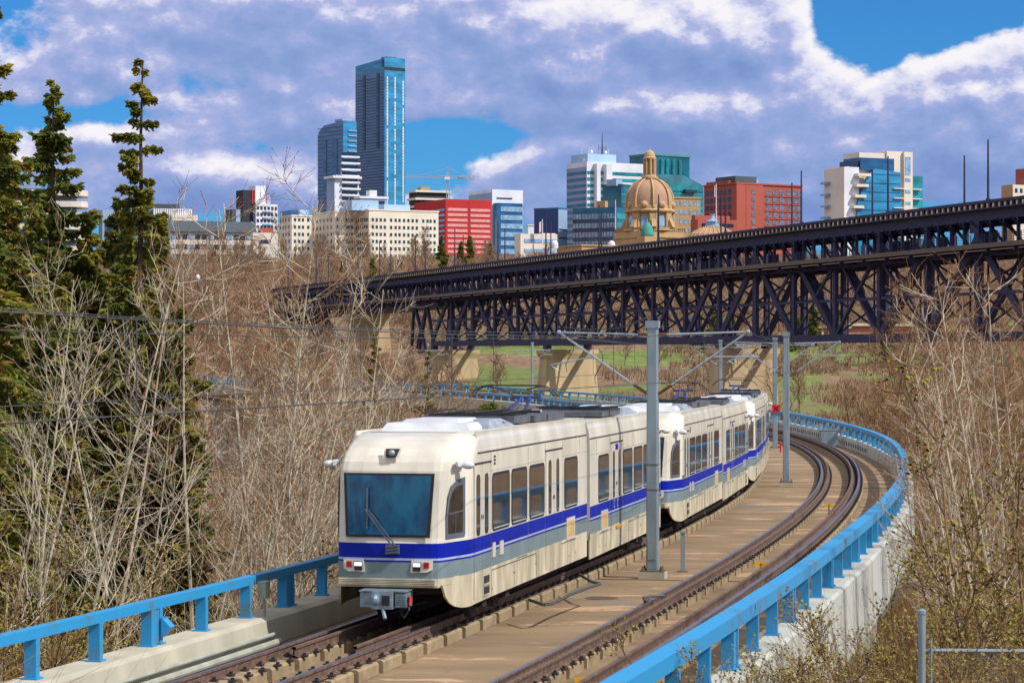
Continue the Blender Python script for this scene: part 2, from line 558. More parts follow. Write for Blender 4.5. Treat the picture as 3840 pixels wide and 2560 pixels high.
# ------------------------------------------------------------------ viaduct
def make_viaduct():
    v = empty('concrete_viaduct', P(0, -1.4, DECK), 0, 'long curved concrete rail viaduct with brown deck carrying two tracks', 'viaduct')
    inv = Matrix.Translation(v.location).inverted()
    def part(name, mb, m, smooth=False):
        o = mb.build(name, m, None, smooth); o.parent = v; o.matrix_parent_inverse = inv; return o
    # deck slab with shallow girder under it
    part('deck_slab', sweep([(-5.95, DECK - .28), (-5.95, DECK), (3.38, DECK), (3.38, DECK - .28), (2.9, DECK - .5), (2.4, DECK - 1.9), (-4.6, DECK - 1.9), (-5.2, DECK - .5)], SS), M_deck)
    part('curb', sweep([(3.0, DECK + .01), (3.03, .13), (3.08, .24), (3.42, .24), (3.48, .2), (3.52, -1.15), (3.4, -1.2), (3.4, DECK + .01)], SS), M_conc_w)
    part('curb', sweep([(-6.12, -1.3), (-6.12, .05), (-6.02, .1), (-5.52, .1), (-5.42, .05), (-5.36, DECK + .01), (-5.96, DECK + .01), (-5.96, -1.3)], SS), M_conc)
    for s in (27, 62, 97, 132, 168, 204, 240, 276, 312, 348, 384, 420, 456, 492, 528):
        c = P(s, -1.3, 0); h = HD(s)
        gz = ground(c.x, c.y) - 1.5
        ax = Vector((math.cos(h), -math.sin(h), 0)); ay = Vector((math.sin(h), math.cos(h), 0))
        mb = MB()
        zt = c.z + DECK - 1.92
        def ring(w, t, z):
            return [c * 1 + ax * a * w + ay * b * t + Vector((0, 0, z - c.z)) for a, b in ((-1, -.6), (-.85, -1), (.85, -1), (1, -.6), (1, .6), (.85, 1), (-.85, 1), (-1, .6))]
        lv = [(4.9, .8, zt), (4.9, .8, zt - .8), (3.5, .75, zt - 2.2), (3.3, .75, gz)]
        for w, t, z in lv: mb.v += [tuple(q) for q in ring(w, t, z)]
        for i in range(len(lv) - 1):
            for j in range(8):
                a, b = i * 8 + j, i * 8 + (j + 1) % 8
                mb.f.append((a, b, b + 8, a + 8)); mb.m.append(0)
        mb.f.append(tuple(range(8))); mb.m.append(0)
        part('pier', mb, M_conc_w)
    # drain slots along the inside of the far curb, expansion joints and a round drain grate
    for s in frange(104, 200, 1.05):
        mb = MB(); mb.bar(P(s, 2.995, -.2), P(s, 2.995, .02), .07, .03)
        part('drain_slot', mb, M_blk)
    for s in (27.7, 72.5, 118, 163):
        mb = MB(); h = HD(s)
        ax = Vector((math.cos(h), -math.sin(h), 0)); ay = Vector((math.sin(h), math.cos(h), 0))
        mb.frame(P(s, -5.3, DECK + .004), ax * 8.2, ay * .05, (0, 0, .006))
        part('expansion_joint', mb, M_blk)
    mb = MB(); c = P(23.0, -1.62, DECK)
    mb.lathe(c, [(.33, 0), (.33, .012), (.29, .012), (.29, .006)], 28)
    for i in range(-4, 5): mb.box(c.x + i * .06 - .012, c.x + i * .06 + .012, c.y - math.sqrt(.084 - (i * .06) ** 2), c.y + math.sqrt(.084 - (i * .06) ** 2), c.z + .006, c.z + .016)
    part('drain_grate', mb, M_rust)
    return v
make_viaduct()

def post_spacing(s): return 2.14 + 1.05 * max(0, min(1, (s - 35) / 75))
def make_railing(off_in, off_out, zt, label, s_a, s_b, side, pn, bh=.14):
    cz_ = .24 if side > 0 else .10
    r = empty('railing', P(0, (off_in + off_out) / 2, .2), 0, label, 'railing', 'blue railings of the viaduct')
    inv = Matrix.Translation(r.location).inverted()
    lo, hi = min(off_in, off_out), max(off_in, off_out)
    zb = zt - bh
    ss = [s for s in SS if s_a - 3 < s < s_b]
    o = sweep([(lo, zb), (lo, zt), (hi, zt), (hi, zb)], ss).build('top_rail', M_blue); o.parent = r; o.matrix_parent_inverse = inv
    # the posts share one mesh each kind
    mid = (lo + hi) / 2
    def pm(wide):
        mb = MB(); L2 = .085 if not wide else .085
        h = zb - cz_
        xs = [0] if not wide else [-.17, .17]
        for y0 in xs:
            mb.box(-.085, .085, y0 - .06, y0 + .06, .02, h)
            mb.box(-.12, .12, y0 - .10, y0 + .10, 0, .025)
        if wide: mb.box(-.07, .07, -.11, .11, .02, h)
        return mb.mesh('post', M_blue)
    m1, m2 = pm(False), pm(True)
    s, k, posts = s_a, pn, []
    while s < s_b:
        posts.append((s, k % 3 == (2 if side < 0 else 0))); s += post_spacing(s); k += 1
    vis = [q for q in posts if q[0] > (-4 if side > 0 else 1)]
    rest = []
    for i, (s, wide) in enumerate(posts):
        c = P(s, mid, cz_)
        if (s, wide) in vis and vis.index((s, wide)) < 99:
            o = place('post', m2 if wide else m1, r); o.matrix_parent_inverse = inv
            o.location = c; o.rotation_euler = (0, 0, -HD(s))
        else: rest.append((s, wide))
    mb = MB()
    for s, wide in rest:
        h = HD(s); ax = Vector((math.cos(h), -math.sin(h), 0)); ay = Vector((math.sin(h), math.cos(h), 0))
        w = .1 if not wide else .26
        mb.frame(P(s, mid, cz_) - ax * .09 - ay * w, ax * .18, ay * 2 * w, (0, 0, zb - cz_))
    if rest:
        o = mb.build('posts', M_blue); o.parent = r; o.matrix_parent_inverse = inv; o['kind'] = 'stuff'
    return r
make_railing(3.05, 3.31, .98, 'sky blue steel railing on the outer right edge of the curved viaduct', -6.0, 556, 1, 0, .19)
RL = make_railing(-5.68, -5.85, .78, 'sky blue steel railing on the left edge of the viaduct, behind the train', -4.04, 556, -1, 2)

# ------------------------------------------------------------------ tracks
def rail_prof(o, w=.07, dz=0.0):
    return [(o - .07, -.165 + dz), (o - .07, -.15 + dz), (o - .012, -.135 + dz), (o - .012, -.045 + dz), (o - w / 2, -.035 + dz), (o - w / 2, dz), (o + w / 2, dz), (o + w / 2, -.035 + dz), (o + .012, -.045 + dz), (o + .012, -.135 + dz), (o + .07, -.15 + dz), (o + .07, -.165 + dz)]
def make_track(tc, label):
    r = empty('railway_track', P(0, tc, DECK), 0, label, 'railway track', 'tracks on the viaduct')
    inv = Matrix.Translation(r.location).inverted()
    def adopt(o): o.parent = r; o.matrix_parent_inverse = inv; return o
    ss = [s for s in SS if s > -14]
    for sg in (-1, 1):
        o = tc + sg * .7525
        mb = MB()
        for lst, nm, off, hh in ((ss, 'running_rail', o, 0), ([s for s in ss if s > 9.5 or tc > 0], 'guard_rail', o - sg * .27, .015)):
            mb = MB()
            b = 0
            n = 12
            for s in lst:
                cz = cant(s) / 2 * sg
                for q in rail_prof(off): mb.v.append(tuple(P(s, q[0], q[1] + cz + hh)))
            for i in range(len(lst) - 1):
                for j in range(n):
                    a0, a1 = i * n + j, i * n + (j + 1) % n
                    mb.f.append((a0, a1, a1 + n, a0 + n)); mb.m.append(1 if (j == 5 and nm == 'running_rail') else 0)
            adopt(mb.build(nm, [M_rust, M_railtop]))
    # plinth blocks under each rail pair
    def pm(near):
        mb = MB()
        h = .19; b = .03
        pr = [(-.27, 0), (-.27, h - b), (-.27 + b, h), (.27 - b, h), (.27, h - b), (.27, 0)]
        n = 6
        for y in (-.52, .52):
            for q in pr: mb.v.append((q[0], y, q[1]))
        for j in range(n):
            mb.f.append((j, (j + 1) % n, (j + 1) % n + n, j + n)); mb.m.append(0)
        mb.f.append(tuple(range(n))); mb.f.append(tuple(range(2 * n - 1, n - 1, -1))); mb.m += [0, 0]
        return mb
    pmesh = pm(True).mesh('plinth', M_plinth)
    pv, pf = pm(True).v, pm(True).f
    cnt = 0; rest = MB(); clips = MB()
    for s in frange(-10, 190, 1.28):
        for sg in (-1, 1):
            off = tc + sg * .66
            c = P(s, off, DECK + cant(s) / 2 * sg * .3)
            seen = (s > -1 and (tc > 0 or sg > 0 or s < 16))
            if seen and cnt < 98:
                o = place('plinth', pmesh, r); o.matrix_parent_inverse = inv; o.location = c; o.rotation_euler = (0, 0, -HD(s)); cnt += 1
            else:
                h = HD(s)
                rest.add([(c.x + q[0] * math.cos(h) + q[1] * math.sin(h), c.y - q[0] * math.sin(h) + q[1] * math.cos(h), c.z + q[2]) for q in pv], pf)
            if s < 120 or tc > 0:
                for d in (-.3, .3):
                    for oo in (.7525 * sg - .1, .7525 * sg + .1, (.7525 - .27) * sg - .1 * sg):
                        q = P(s + d, tc + oo, -.16 + cant(s) / 2 * sg); h = HD(s)
                        ax = Vector((math.cos(h), -math.sin(h), 0)); ay = Vector((math.sin(h), math.cos(h), 0))
                        clips.frame(q - ax * .05 - ay * .055, ax * .1, ay * .11, (0, 0, .035))
                        clips.frame(q - ax * .02 - ay * .02 + Vector((0, 0, .035)), ax * .045, ay * .04, (0, 0, .035))
    o = adopt(rest.build('plinths', M_plinth)); o['kind'] = 'stuff'
    o = adopt(clips.build('fasteners', M_clip)); o['kind'] = 'stuff'
    return r
make_track(TR1, 'left railway track with the train standing on it')
make_track(TR2, 'empty right railway track curving along the outer railing')

# ------------------------------------------------------------------ catenary poles
def catenary_pole(s, zt, label, fancy=True, side=(1, 1), yaw=0, off=-1.39, wz=4.0):
    c = P(s, off, DECK)
    H = zt - c.z
    r = empty('catenary_pole', c, -HD(s) + yaw, label, 'catenary pole', 'overhead line poles along the viaduct')
    mb = MB(); mb.box(-.29, .29, -.22, .22, .003, .15); mb.build('base_block', M_conc, r)
    mb = MB(); mb.box(-.27, .27, -.19, .19, .15, .18)
    for x in (-.2, .2):
        for y in (-.13, .13): mb.lathe((x, y, .18), [(.035, 0), (.035, .04), (.02, .045), (.02, .09), (.004, .1)], 8)
    mb.build('base_plate', M_rust, r)
    mb = MB()
    w = .13
    pts = [(-w, -w * .8), (-w * .8, -w), (w * .8, -w), (w, -w * .8), (w, w * .8), (w * .8, w), (-w * .8, w), (-w, w * .8)]
    for z in (.18, H - .16):
        k = 1 if z < 1 else .9
        for p in pts: mb.v.append((p[0] * k, p[1] * k, z))
    for j in range(8): mb.f.append((j, (j + 1) % 8, (j + 1) % 8 + 8, j + 8)); mb.m.append(0)
    mb.build('shaft', M_galv, r)
    mb = MB(); mb.box(-.145, .145, -.145, .145, H - .16, H); mb.build('cap', M_galv, r)
    mz = 4.80 - c.z if s < 90 else min(4.85, zt - .45) - c.z
    lz = mz - 1.3
    for sg in (-1, 1):
        if not side[0 if sg < 0 else 1]: continue
        a = MB()
        a.tube([(sg * .13, 0, mz), (sg * .32, 0, mz)], .035, 6, 1)
        a.tube([(sg * .32, 0, mz), (sg * 2.1, 0, mz + .05)], .022, 5, 0)
        a.tube([(sg * .13, 0, lz), (sg * .42, 0, lz + .19)], .04, 6, 1)
        a.tube([(sg * .42, 0, lz + .19), (sg * 2.06, 0, mz + .02)], .025, 5, 0)
        a.ell((sg * 2.1, 0, mz + .05), (.05, .05, .05), 6, 0)
        f = .62
        j = Vector((sg * (.13 + 1.95 * f), 0, lz + (mz - lz) * f))
        a.tube([j, (sg * 2.3, 0, wz - c.z + .12)] if sg < 0 else [j, (sg * 2.35, 0, j.z)], .018, 5, 0)
        a.tube([(sg * 2.3, 0, wz - c.z + .12), (sg * 2.1, 0, wz - c.z)], .012, 4, 0)
        a.build('cantilever_arm', [M_galvb, M_ins], r)
    if fancy:
        mb = MB()
        pts = [(-.02, 0, H), (-.02, 0, H + .07), (-.2, -.05, H + .05), (-.5, -.1, H - .1), (-.85, -.05, mz + .12), (-1.4, 0, mz + .1), (-2.0, 0, mz + .16)]
        mb.tube(pts, .014, 5); mb.build('feeder_cable', M_wire, r)
        for i, (xa, za) in enumerate(((-1.85, mz - .02), (-1.2, mz - .3))):
            mb = MB(); q = [(xa + .1 * math.sin(k * 1.1), 0, za - k * .16) for k in range(6)]
            mb.tube(q, .011, 4); mb.build('jumper_cable', M_wire, r)
    return r
cp1 = catenary_pole(28.2, 5.1, 'tallest and nearest galvanised pole, standing in front of the first and second train cars')
mb = MB(); mb.box(-.09, .08, -.145, -.13, .42, .85); mb.build('access_cover', M_galv, cp1)
for zz in (1.95, 2.5):
    mb = MB(); mb.box(-.134, .134, -.134, .134, zz, zz + .015); mb.build('strap', M_rust, cp1)
catenary_pole(73.4, 5.25, 'second nearest galvanised pole, standing alone on the deck right of the train')
cp3 = catenary_pole(111.6, 5.3, 'galvanised pole carrying the red square signal with a black X', off=-1.27)
catenary_pole(151.3, 5.4, 'galvanised pole rising behind the roof of the second train car', False)
catenary_pole(253.3, 5.72, 'thin galvanised pole left of the large concrete bridge pier', False, off=-1.39)
catenary_pole(287.2, 5.75, 'distant galvanised pole beside the small conifer above the train front', False)
catenary_pole(312.1, 5.8, 'farthest galvanised pole, leftmost behind bare branches', False)
# signal box with X
q = P(111.6, -1.22, 0); hh = HD(111.6)
sg = empty('stop_signal', (q.x - .02, q.y - .17, at(0, 1531, q.y).z), 0, 'red square signal with a black X fixed to a grey pole', 'signal')
mb = MB(); mb.box(-.21, .21, -.06, 0, -.21, .21); mb.build('panel', M_red, sg)
mb = MB()
for k in (-1, 1): mb.bar((-.14, -.066, -.14 * k), (.14, -.066, .14 * k), .012, .06, up=(0, 0, 1))
for k in (-1, 1): mb.plate([(-.15, -.062, -.11 * k), (-.11, -.062, -.15 * k), (.15, -.062, .11 * k), (.11, -.062, .15 * k)], (0, -.008, 0))
mb.build('cross_mark', M_blk, sg)
mk = empty('red_marker_post', P(109.5, -1.1, DECK), 0, 'short red marker post at the foot of the signal pole', 'marker post')
mb = MB(); mb.lathe((0, 0, 0), [(.05, 0), (.045, .5), (.02, .54)], 8); mb.build('post', M_red, mk)
bx = empty('equipment_cabinet', P(118, 2.25, DECK), -HD(118), 'grey equipment cabinet behind the second pole at the far curb', 'cabinet')
mb = MB(); mb.box(-.55, .45, -.3, .3, 0, .95); mb.box(-.6, .5, -.34, .34, .95, 1.0); mb.build('housing', M_galv, bx)
mb = MB(); mb.box(-.5, .4, -.32, -.3, .08, .9); mb.build('door', M_galv, bx)
# short capped post beside the near pole
sp = empty('short_capped_post', P(30.2, -1.0, DECK), 0, 'short grey capped post just right of the nearest pole', 'post')
mb = MB(); mb.box(-.045, .045, -.045, .045, .01, .88); mb.build('shaft', M_galv, sp)
mb = MB(); mb.box(-.065, .065, -.065, .065, .88, .93); mb.build('cap', M_galv, sp)
mb = MB(); mb.box(-.11, .11, -.09, .09, .003, .02); mb.build('base_plate', M_rust, sp)
# kilometre plates
for (u, v, Y, t, lab) in ((2852, 2116, 57.5, '4', 'yellow plate marked 4 between the right-hand rails'), (3108, 1895, 79.8, '5', 'yellow plate marked 5 between the right-hand rails, farther along')):
    c = at(u, v, Y)
    d = empty('marker_plate', c, 0, lab, 'sign', 'yellow number plates on the deck')
    mb = MB(); w = .13; mb.plate([(-w, 0, -.05), (w, 0, -.05), (w + .02, 0, .06), (-w - .02, 0, .06)], (0, -.01, 0)); mb.build('plate', M_yel, d)
    mb = MB(); mb.box(-.02, .02, .002, .02, -.26, -.03); mb.build('leg', M_rust, d)
    text_mesh(t, .12, M_blk, 'number', d, Matrix.Translation((0, -.014, 0)) @ Matrix.Rotation(R(90), 4, 'X'))
c = at(2190, 2552, 36.6)
d = empty('marker_plate', c, 0, 'yellow plate marked 3 at the bottom edge of the deck', 'sign', 'yellow number plates on the deck')
mb = MB(); mb.plate([(-.13, 0, -.05), (.13, 0, -.05), (.15, 0, .06), (-.15, 0, .06)], (0, -.01, 0)); mb.build('plate', M_yel, d)
text_mesh('3', .12, M_blk, 'number', d, Matrix.Translation((.05, -.014, 0)) @ Matrix.Rotation(R(90), 4, 'X'))

# ------------------------------------------------------------------ wires
def wire(name, pts, r, label, group='overhead line wires', sag=0.0, m=None):
    out = []
    for a, b in zip(pts, pts[1:]):
        a, b = Vector(a), Vector(b)
        for i in range(8):
            t = i / 8
            p = a.lerp(b, t); p.z -= sag * 4 * t * (1 - t)
            out.append(p)
    out.append(Vector(pts[-1]))
    o = MB().tube(out, r, 4).build(name, m or M_wire)
    tag(o, label, 'wire', group); return o
ST = [-22, 28.2, 73.4, 111.6, 151.3, 200, 253.3, 287.2, 312.1]
for tc, nm in ((TR1, 'over the train'), (TR2, 'over the empty right track')):
    sgn = -1 if tc < -1 else 1
    oo = -1.39 + sgn * 2.1
    def zz(s, z): return P(s, oo, 0).z * 0 + z
    mess = [Vector((P(s, oo).x, P(s, oo).y, 4.85 if s < 200 else 5.25)) for s in ST]
    cont = [Vector((P(s, oo).x, P(s, oo).y, 3.86 if s < 200 else 4.3)) for s in ST]
    if tc < -1:
        mess[0].z = 5.3; cont[0].z = 3.72
    wire('messenger_wire', mess, .0062, 'upper messenger wire ' + nm, sag=.25)
    wire('contact_wire', cont, .0066, 'lower contact wire ' + nm, sag=0)
    dr = []
    for a, b, c, d in zip(mess, mess[1:], cont, cont[1:]):
        for t in (.12, .3, .5, .7, .88):
            p = a.lerp(b, t); p.z -= .25 * 4 * t * (1 - t)
            q = c.lerp(d, t); dr.append((p, q))
    for p, q in dr:
        tag(MB().tube([p, q], .006, 3).build('dropper_wire', M_wire), 'thin vertical dropper hanging between the wires ' + nm, 'wire', 'droppers ' + nm)
a = P(-22, -3.3); b = P(28.2, -3.3)
wire('feeder_wire', [(a.x, a.y, 4.75), (b.x, b.y, 4.72), (P(73.4, -3.3).x, P(73.4, -3.3).y, 4.8), (P(111.6, -3.3).x, P(111.6, -3.3).y, 4.9)], .007, 'middle feeder wire crossing the trees on the left', sag=.12)

# ------------------------------------------------------------------ small things on the left curb and deck
pb = empty('junction_box', P(13.45, -5.60, .42), -HD(13.4), 'grey junction box with conduit on a blue railing post', 'junction box')
mb = MB(); mb.box(-.05, .09, -.12, .12, -.02, .24); mb.box(-.06, .1, -.13, .13, .24, .26); mb.build('box', M_pipe, pb)
mb = MB(); mb.tube([(.03, -.02, -.02), (.05, -.02, -.5), (.1, -.05, -.62), (.2, -.3, -.7), (.17, -1.2, -.72)], .022, 6); mb.build('conduit', M_pipe, pb)
lb = empty('wall_lamp', P(9.0, -5.68, .36), -HD(9), 'wedge-shaped blue lamp housing on the double railing post', 'lamp')
mb = MB(); mb.plate([(.02, -.11, -.15), (.02, .11, -.15), (.02, .11, .14), (.02, -.11, .14)], (.03, 0, 0)); mb.add([(.05, -.1, .12), (.05, .1, .12), (.05, .1, -.14), (.05, -.1, -.14), (.17, -.09, 0), (.17, .09, 0), (.05, .1, -.14), (.05, -.1, -.14)], [(0, 1, 5, 4), (4, 5, 2, 3), (0, 4, 3), (1, 2, 5)]); mb.build('housing', M_blue, lb)
for i, (off, z, r_) in enumerate(((-5.22, DECK + .08, .055), (-5.30, DECK + .2, .032))):
    mb = MB(); mb.tube([P(s, off, z) for s in frange(-8, 13.2, .7)], r_, 8)
    o = mb.build('conduit_pipe', M_pipe); tag(o, ('thick lower' if i == 0 else 'thin upper') + ' grey conduit running along the left curb', 'pipe', 'conduits along the left curb')
def cable(pts, r_, label):
    o = MB().tube(pts, r_, 6).build('ground_cable', M_wire); tag(o, label, 'cable', 'loose cables on the deck')
cable([at(1985, 2247, 44.8), at(2040, 2266, 44.0), at(2070, 2262, 44.3), at(2140, 2226, 46.0), at(2210, 2200, 47.5), at(2250, 2187, 48.3), at(2220, 2180, 48.7), at(2172, 2152, 50.3)], .03, 'black cable snaking from the train towards the drain grate')
cable([at(2490, 2232, 46.2), at(2440, 2234, 46.0), at(2418, 2254, 45.2), at(2412, 2240, 45.6), at(2430, 2236, 46)], .025, 'black cable loop beside the left rail of the empty track')

# ------------------------------------------------------------------ light rail train
T_cream = mat('cream_enamel', C(230, 224, 206, 1.2), .36, var=.11, scale=1.3, stretch=(1, 1, .35), spec=.5, coat=.3)
T_low = mat('cream_enamel_dirty', C(218, 206, 176, 1.2), .5, var=.2, scale=2.4, stretch=(1, 1, .3))
T_blue = mat('blue_stripe_paint', C(0, 30, 158, 1.1), .5, var=.08, scale=2, spec=.2)
T_gray = mat('grey_stripe_paint', C(122, 140, 144), .42, var=.08, scale=2, spec=.3)
T_lite = mat('light_grey_stripe_paint', C(176, 190, 206), .35, var=.03)
T_dark = mat('rubber_black', (.012, .014, .018), .6, var=.1)
T_glass = mat('tinted_window_glass', (.03, .024, .018), .04, var=.3, scale=4, spec=.9)
T_wind = mat('windscreen_glass', (.008, .10, .17), .05, scale=2.2, col2=(.003, .035, .08), spec=.7, stretch=(1.5, 1, .7), lo=.4, hi=.6)  # lighter streaks in the glass colour stand in for reflections
T_frame = mat('window_frame_grey', (.10, .12, .16), .4, var=.1)
T_steel = mat('coupler_steel', C(150, 170, 184), .45, metal=.4, var=.2, scale=9)
T_under = mat('underframe_grime', (.03, .024, .02), .85, var=.4, scale=5)
T_rgray = mat('roof_grey', C(92, 96, 104), .6, var=.2, scale=4)
T_white = mat('roof_white', C(220, 224, 228, 1.25), .4, var=.12, scale=2)
T_beige = mat('beige_panel', C(214, 176, 112), .5, var=.1)
T_pant = mat('pantograph_blue', C(30, 56, 120), .5, var=.2)
T_red = mat('tail_lamp_red', (.35, .01, .01), .2, var=.1)
T_lens = mat('clear_lens', C(180, 190, 200), .1, metal=.6, var=.1)
T_red2 = mat('red_tube', (.6, .02, .02), .4)
T_or = mat('orange_badge', C(236, 160, 40), .5)
def emis(name, c, s):
    m = bpy.data.materials.new(name); m.use_nodes = True
    p = m.node_tree.nodes['Principled BSDF']
    p.inputs['Base Color'].default_value = (*c, 1); p.inputs['Emission Color'].default_value = (*c, 1); p.inputs['Emission Strength'].default_value = s
    return m
T_lamp = emis('lit_headlamp', (.85, .85, 1.0), 1.6)
LV = [(.76, -11.0, 1.0, 1), (.87, -11.0, 1.0, 3), (1.135, -11.0, 1.0, 2), (1.165, -11.0, 1.0, 4), (1.20, -11.0, 1.0, 2), (1.44, -11.0, 1.0, 0), (1.52, -10.99, 1.0, 0), (2.45, -10.94, 1.0, 0), (2.6, -10.92, .998, 0), (2.74, -10.87, .993, 0), (2.84, -10.80, .987, 0), (2.95, -10.68, .968, 0), (3.05, -10.52, .945, 0), (3.12, -10.34, .915, 0), (3.17, -10.1, .87, 0), (3.19, -9.7, .76, 0)]
def outline(N_, k):
    r = [(.0, -.05), (.45, -.045), (.72, -.02), (.82, .005), (.875, .04), (.92, .095), (1.20, .50), (1.275, .62), (1.31, .70), (1.325, .80)]
    pts = [(x * k, N_ + y) for x, y in r] + [(1.325 * k, -.16)]
    return pts
def remap_nose(x, y, z):
    a = abs(x)
    if z > 3.2 and y > -9.9: pass
    b = a if a < .80 else (.80 + (a - .80) * .75 if a < .92 else .89 + (a - .92) * .568)
    if y < -10.2: y = -10.2 + (y + 10.2) * 1.55
    return (math.copysign(b, x) if a > 0 else 0.0, y, z)
def half_data():
    D = []
    # shell: stacked outlines, one colour band per level
    mb = MB()
    n = 0
    for z, N_, k, mi in LV:
        o = outline(N_, k)
        ring = [(-x, y) for x, y in reversed(o[1:])] + o
        n = len(ring)
        for x, y in ring: mb.v.append((x, y, z))
    for i in range(len(LV) - 1):
        for j in range(n - 1):
            a, b = i * n + j, i * n + j + 1
            mb.f.append((a, b, b + n, a + n)); mb.m.append(LV[i][3])
        mb.f.append((i * n + n - 1, i * n, (i + 1) * n, (i + 1) * n + n - 1)); mb.m.append(0)
    mb.f.append(tuple((len(LV) - 1) * n + j for j in range(n))); mb.m.append(0)
    mb.f.append(tuple(range(n - 1, -1, -1))); mb.m.append(0)
    shell = mb.mesh('body_section', [T_cream, T_low, T_blue, T_gray, T_lite])
    # roof fairings (cove panels along both roof edges)
    for sg in (-1, 1):
        mb = MB()
        prof = [(1.298, 2.845), (1.305, 2.875), (1.27, 2.93), (1.225, 3.05), (1.205, 3.16), (1.21, 3.19), (1.16, 3.19), (1.15, 3.0), (1.2, 2.845)]
        ys = [-9.75, -8, -6, -3.6, -1.5, -.18]
        for y in ys:
            for x, z in prof: mb.v.append((sg * x, y, z))
        m_ = len(prof)
        for i in range(len(ys) - 1):
            for j in range(m_):
                a, b = i * m_ + j, i * m_ + (j + 1) % m_
                mb.f.append((a, b, b + m_, a + m_)); mb.m.append(0)
        mb.f.append(tuple(range(m_))); mb.f.append(tuple((len(ys) - 1) * m_ + j for j in range(m_))); mb.m += [0, 0]
        mb.box(sg * 1.30 - .02, sg * 1.30 + .02, -9.9, -.18, 2.825, 2.85, 1)
        D.append(('roof_fairing', mb.mesh('roof_fairing', [T_cream, T_dark])))
    # side skirts following the outline, with the rounded cut at the nose
    for sg in (-1, 1):
        mb = MB()
        pl = [(.90, -10.93, .74), (.94, -10.87, .56), (1.0, -10.78, .45), (1.08, -10.68, .385), (1.18, -10.53, .345), (1.275, -10.38, .335), (1.31, -10.28, .34), (1.325, -10.15, .35)] + [(1.325, y, .36) for y in (-9, -7, -5, -3, -.16)]
        for x, y, zb in pl:
            for xx, z in ((x, .88), (x, zb), (x - .05, zb), (x - .05, .88)): mb.v.append((sg * (xx - .002), y, z))
        for i in range(len(pl) - 1):
            for j in range(4):
                a, b = i * 4 + j, i * 4 + (j + 1) % 4
                mb.f.append((a, b, b + 4, a + 4)); mb.m.append(0)
        mb.f.append((0, 1, 2, 3)); e = len(pl) * 4 - 4; mb.f.append((e, e + 1, e + 2, e + 3)); mb.m += [0, 0]
        # panel joints
        for y0, y1, z in ((-8.9, -5.2, .80), (-3.3, -1.3, .80), (-6.8, -6.0, .84)):
            mb.box(sg * 1.326 - .004, sg * 1.326 + .004, y0, y1, z, z + .014, 1)
        for y in (-8.9, -7.1, -5.2, -3.9, -2.2): mb.box(sg * 1.326 - .003, sg * 1.326 + .003, y, y + .008, .38, .80, 1)
        for y, z in ((-8.85, .47), (-7.15, .6), (-7.05, .6), (-5.25, .6), (-2.1, .5), (-1.4, .52)): mb.box(sg * 1.327 - .005, sg * 1.327 + .005, y, y + .03, z, z + .03, 1)
        mb.box(sg * 1.326 - .004, sg * 1.326 + .004, -10.1, -9.5, .862, .87, 1)
        D.append(('side_skirt', mb.mesh('side_skirt', [T_low, T_dark, T_cream])))
    # panel seams and grab handles
    for sg in (-1, 1):
        mb = MB()
        for y in (-8.93, -5.91, -4.38, -2.70, -.95): mb.box(sg * 1.325 - .003, sg * 1.325 + .003, y, y + .007, .88, 2.80, 0)
        mb.box(sg * 1.325 - .003, sg * 1.325 + .003, -10.1, -.2, 2.50, 2.506, 0)
        D.append(('panel_seams', mb.mesh('panel_seams', mat('panel_seam_grey', (.22, .21, .18), .7))))  # dark grey joint lines between body panels
    # windows
    def rr(y0, y1, z0, z1, r, sg, x):
        pts = []
        for cy, cz, a0 in ((y1 - r, z1 - r, 0), (y0 + r, z1 - r, 90), (y0 + r, z0 + r, 180), (y1 - r, z0 + r, 270)):
            for k in range(4):
                a = R(a0 + 30 * k)
                pts.append((sg * x, cy + r * math.cos(a), cz + r * math.sin(a)))
        return pts
    wins = [(-8.86, -7.46), (-7.34, -6.0), (-5.82, -4.44), (-2.55, -1.17)]
    for sg in (-1, 1):
        for i, (y0, y1) in enumerate(wins):
            mb = MB()
            mb.plate(rr(y0, y1, 1.46, 2.46, .12, sg, 1.323), (sg * .010, 0, 0), 0)
            mb.plate(rr(y0 + .05, y1 - .05, 1.51, 2.41, .10, sg, 1.331), (sg * .006, 0, 0), 1)
            mb.box(sg * 1.338 - .003, sg * 1.338 + .003, y0 + .12, y1 - .12, 1.50, 1.52, 2)
            D.append(('window', mb.mesh('window', [T_dark, T_glass, T_lite])))
    # doors
    for sg in (-1, 1):
        for (y0, y1) in ((-10.2, -8.98), (-4.32, -2.82)):
            mb = MB()
            ym = (y0 + y1) / 2
            for a, b, mi in ((.42, .87, 1), (.87, 1.135, 3), (1.135, 1.165, 2), (1.165, 1.2, 4), (1.2, 1.44, 2), (1.44, 2.64, 0)):
                for p, q in ((y0 + .02, ym - .006), (ym + .006, y1 - .02)):
                    mb.frame((sg * 1.319, p, a), (sg * .012, 0, 0), (0, q - p, 0), (0, 0, b - a), mi)
            for y in (y0, ym - .006, y1 - .02): mb.frame((sg * 1.317, y, .42), (sg * .009, 0, 0), (0, .012 if y == ym - .006 else .02, 0), (0, 0, 2.24), 5)
            mb.frame((sg * 1.317, y0 - .06, 2.655), (sg * .035, 0, 0), (0, y1 - y0 + .12, 0), (0, 0, .025), 5)
            w = .12
            for c in ((y0 + ym) / 2, (ym + y1) / 2):
                mb.plate(rr(c - w - .02, c + w + .02, 1.46, 2.48, .09, sg, 1.33), (sg * .006, 0, 0), 5)
                mb.plate(rr(c - w, c + w, 1.49, 2.45, .08, sg, 1.334), (sg * .005, 0, 0), 6)
            for c in (ym - .07, ym + .05): mb.plate(rr(c - .02, c + .03, 1.72, 1.8, .02, sg, 1.331), (sg * .01, 0, 0), 5)
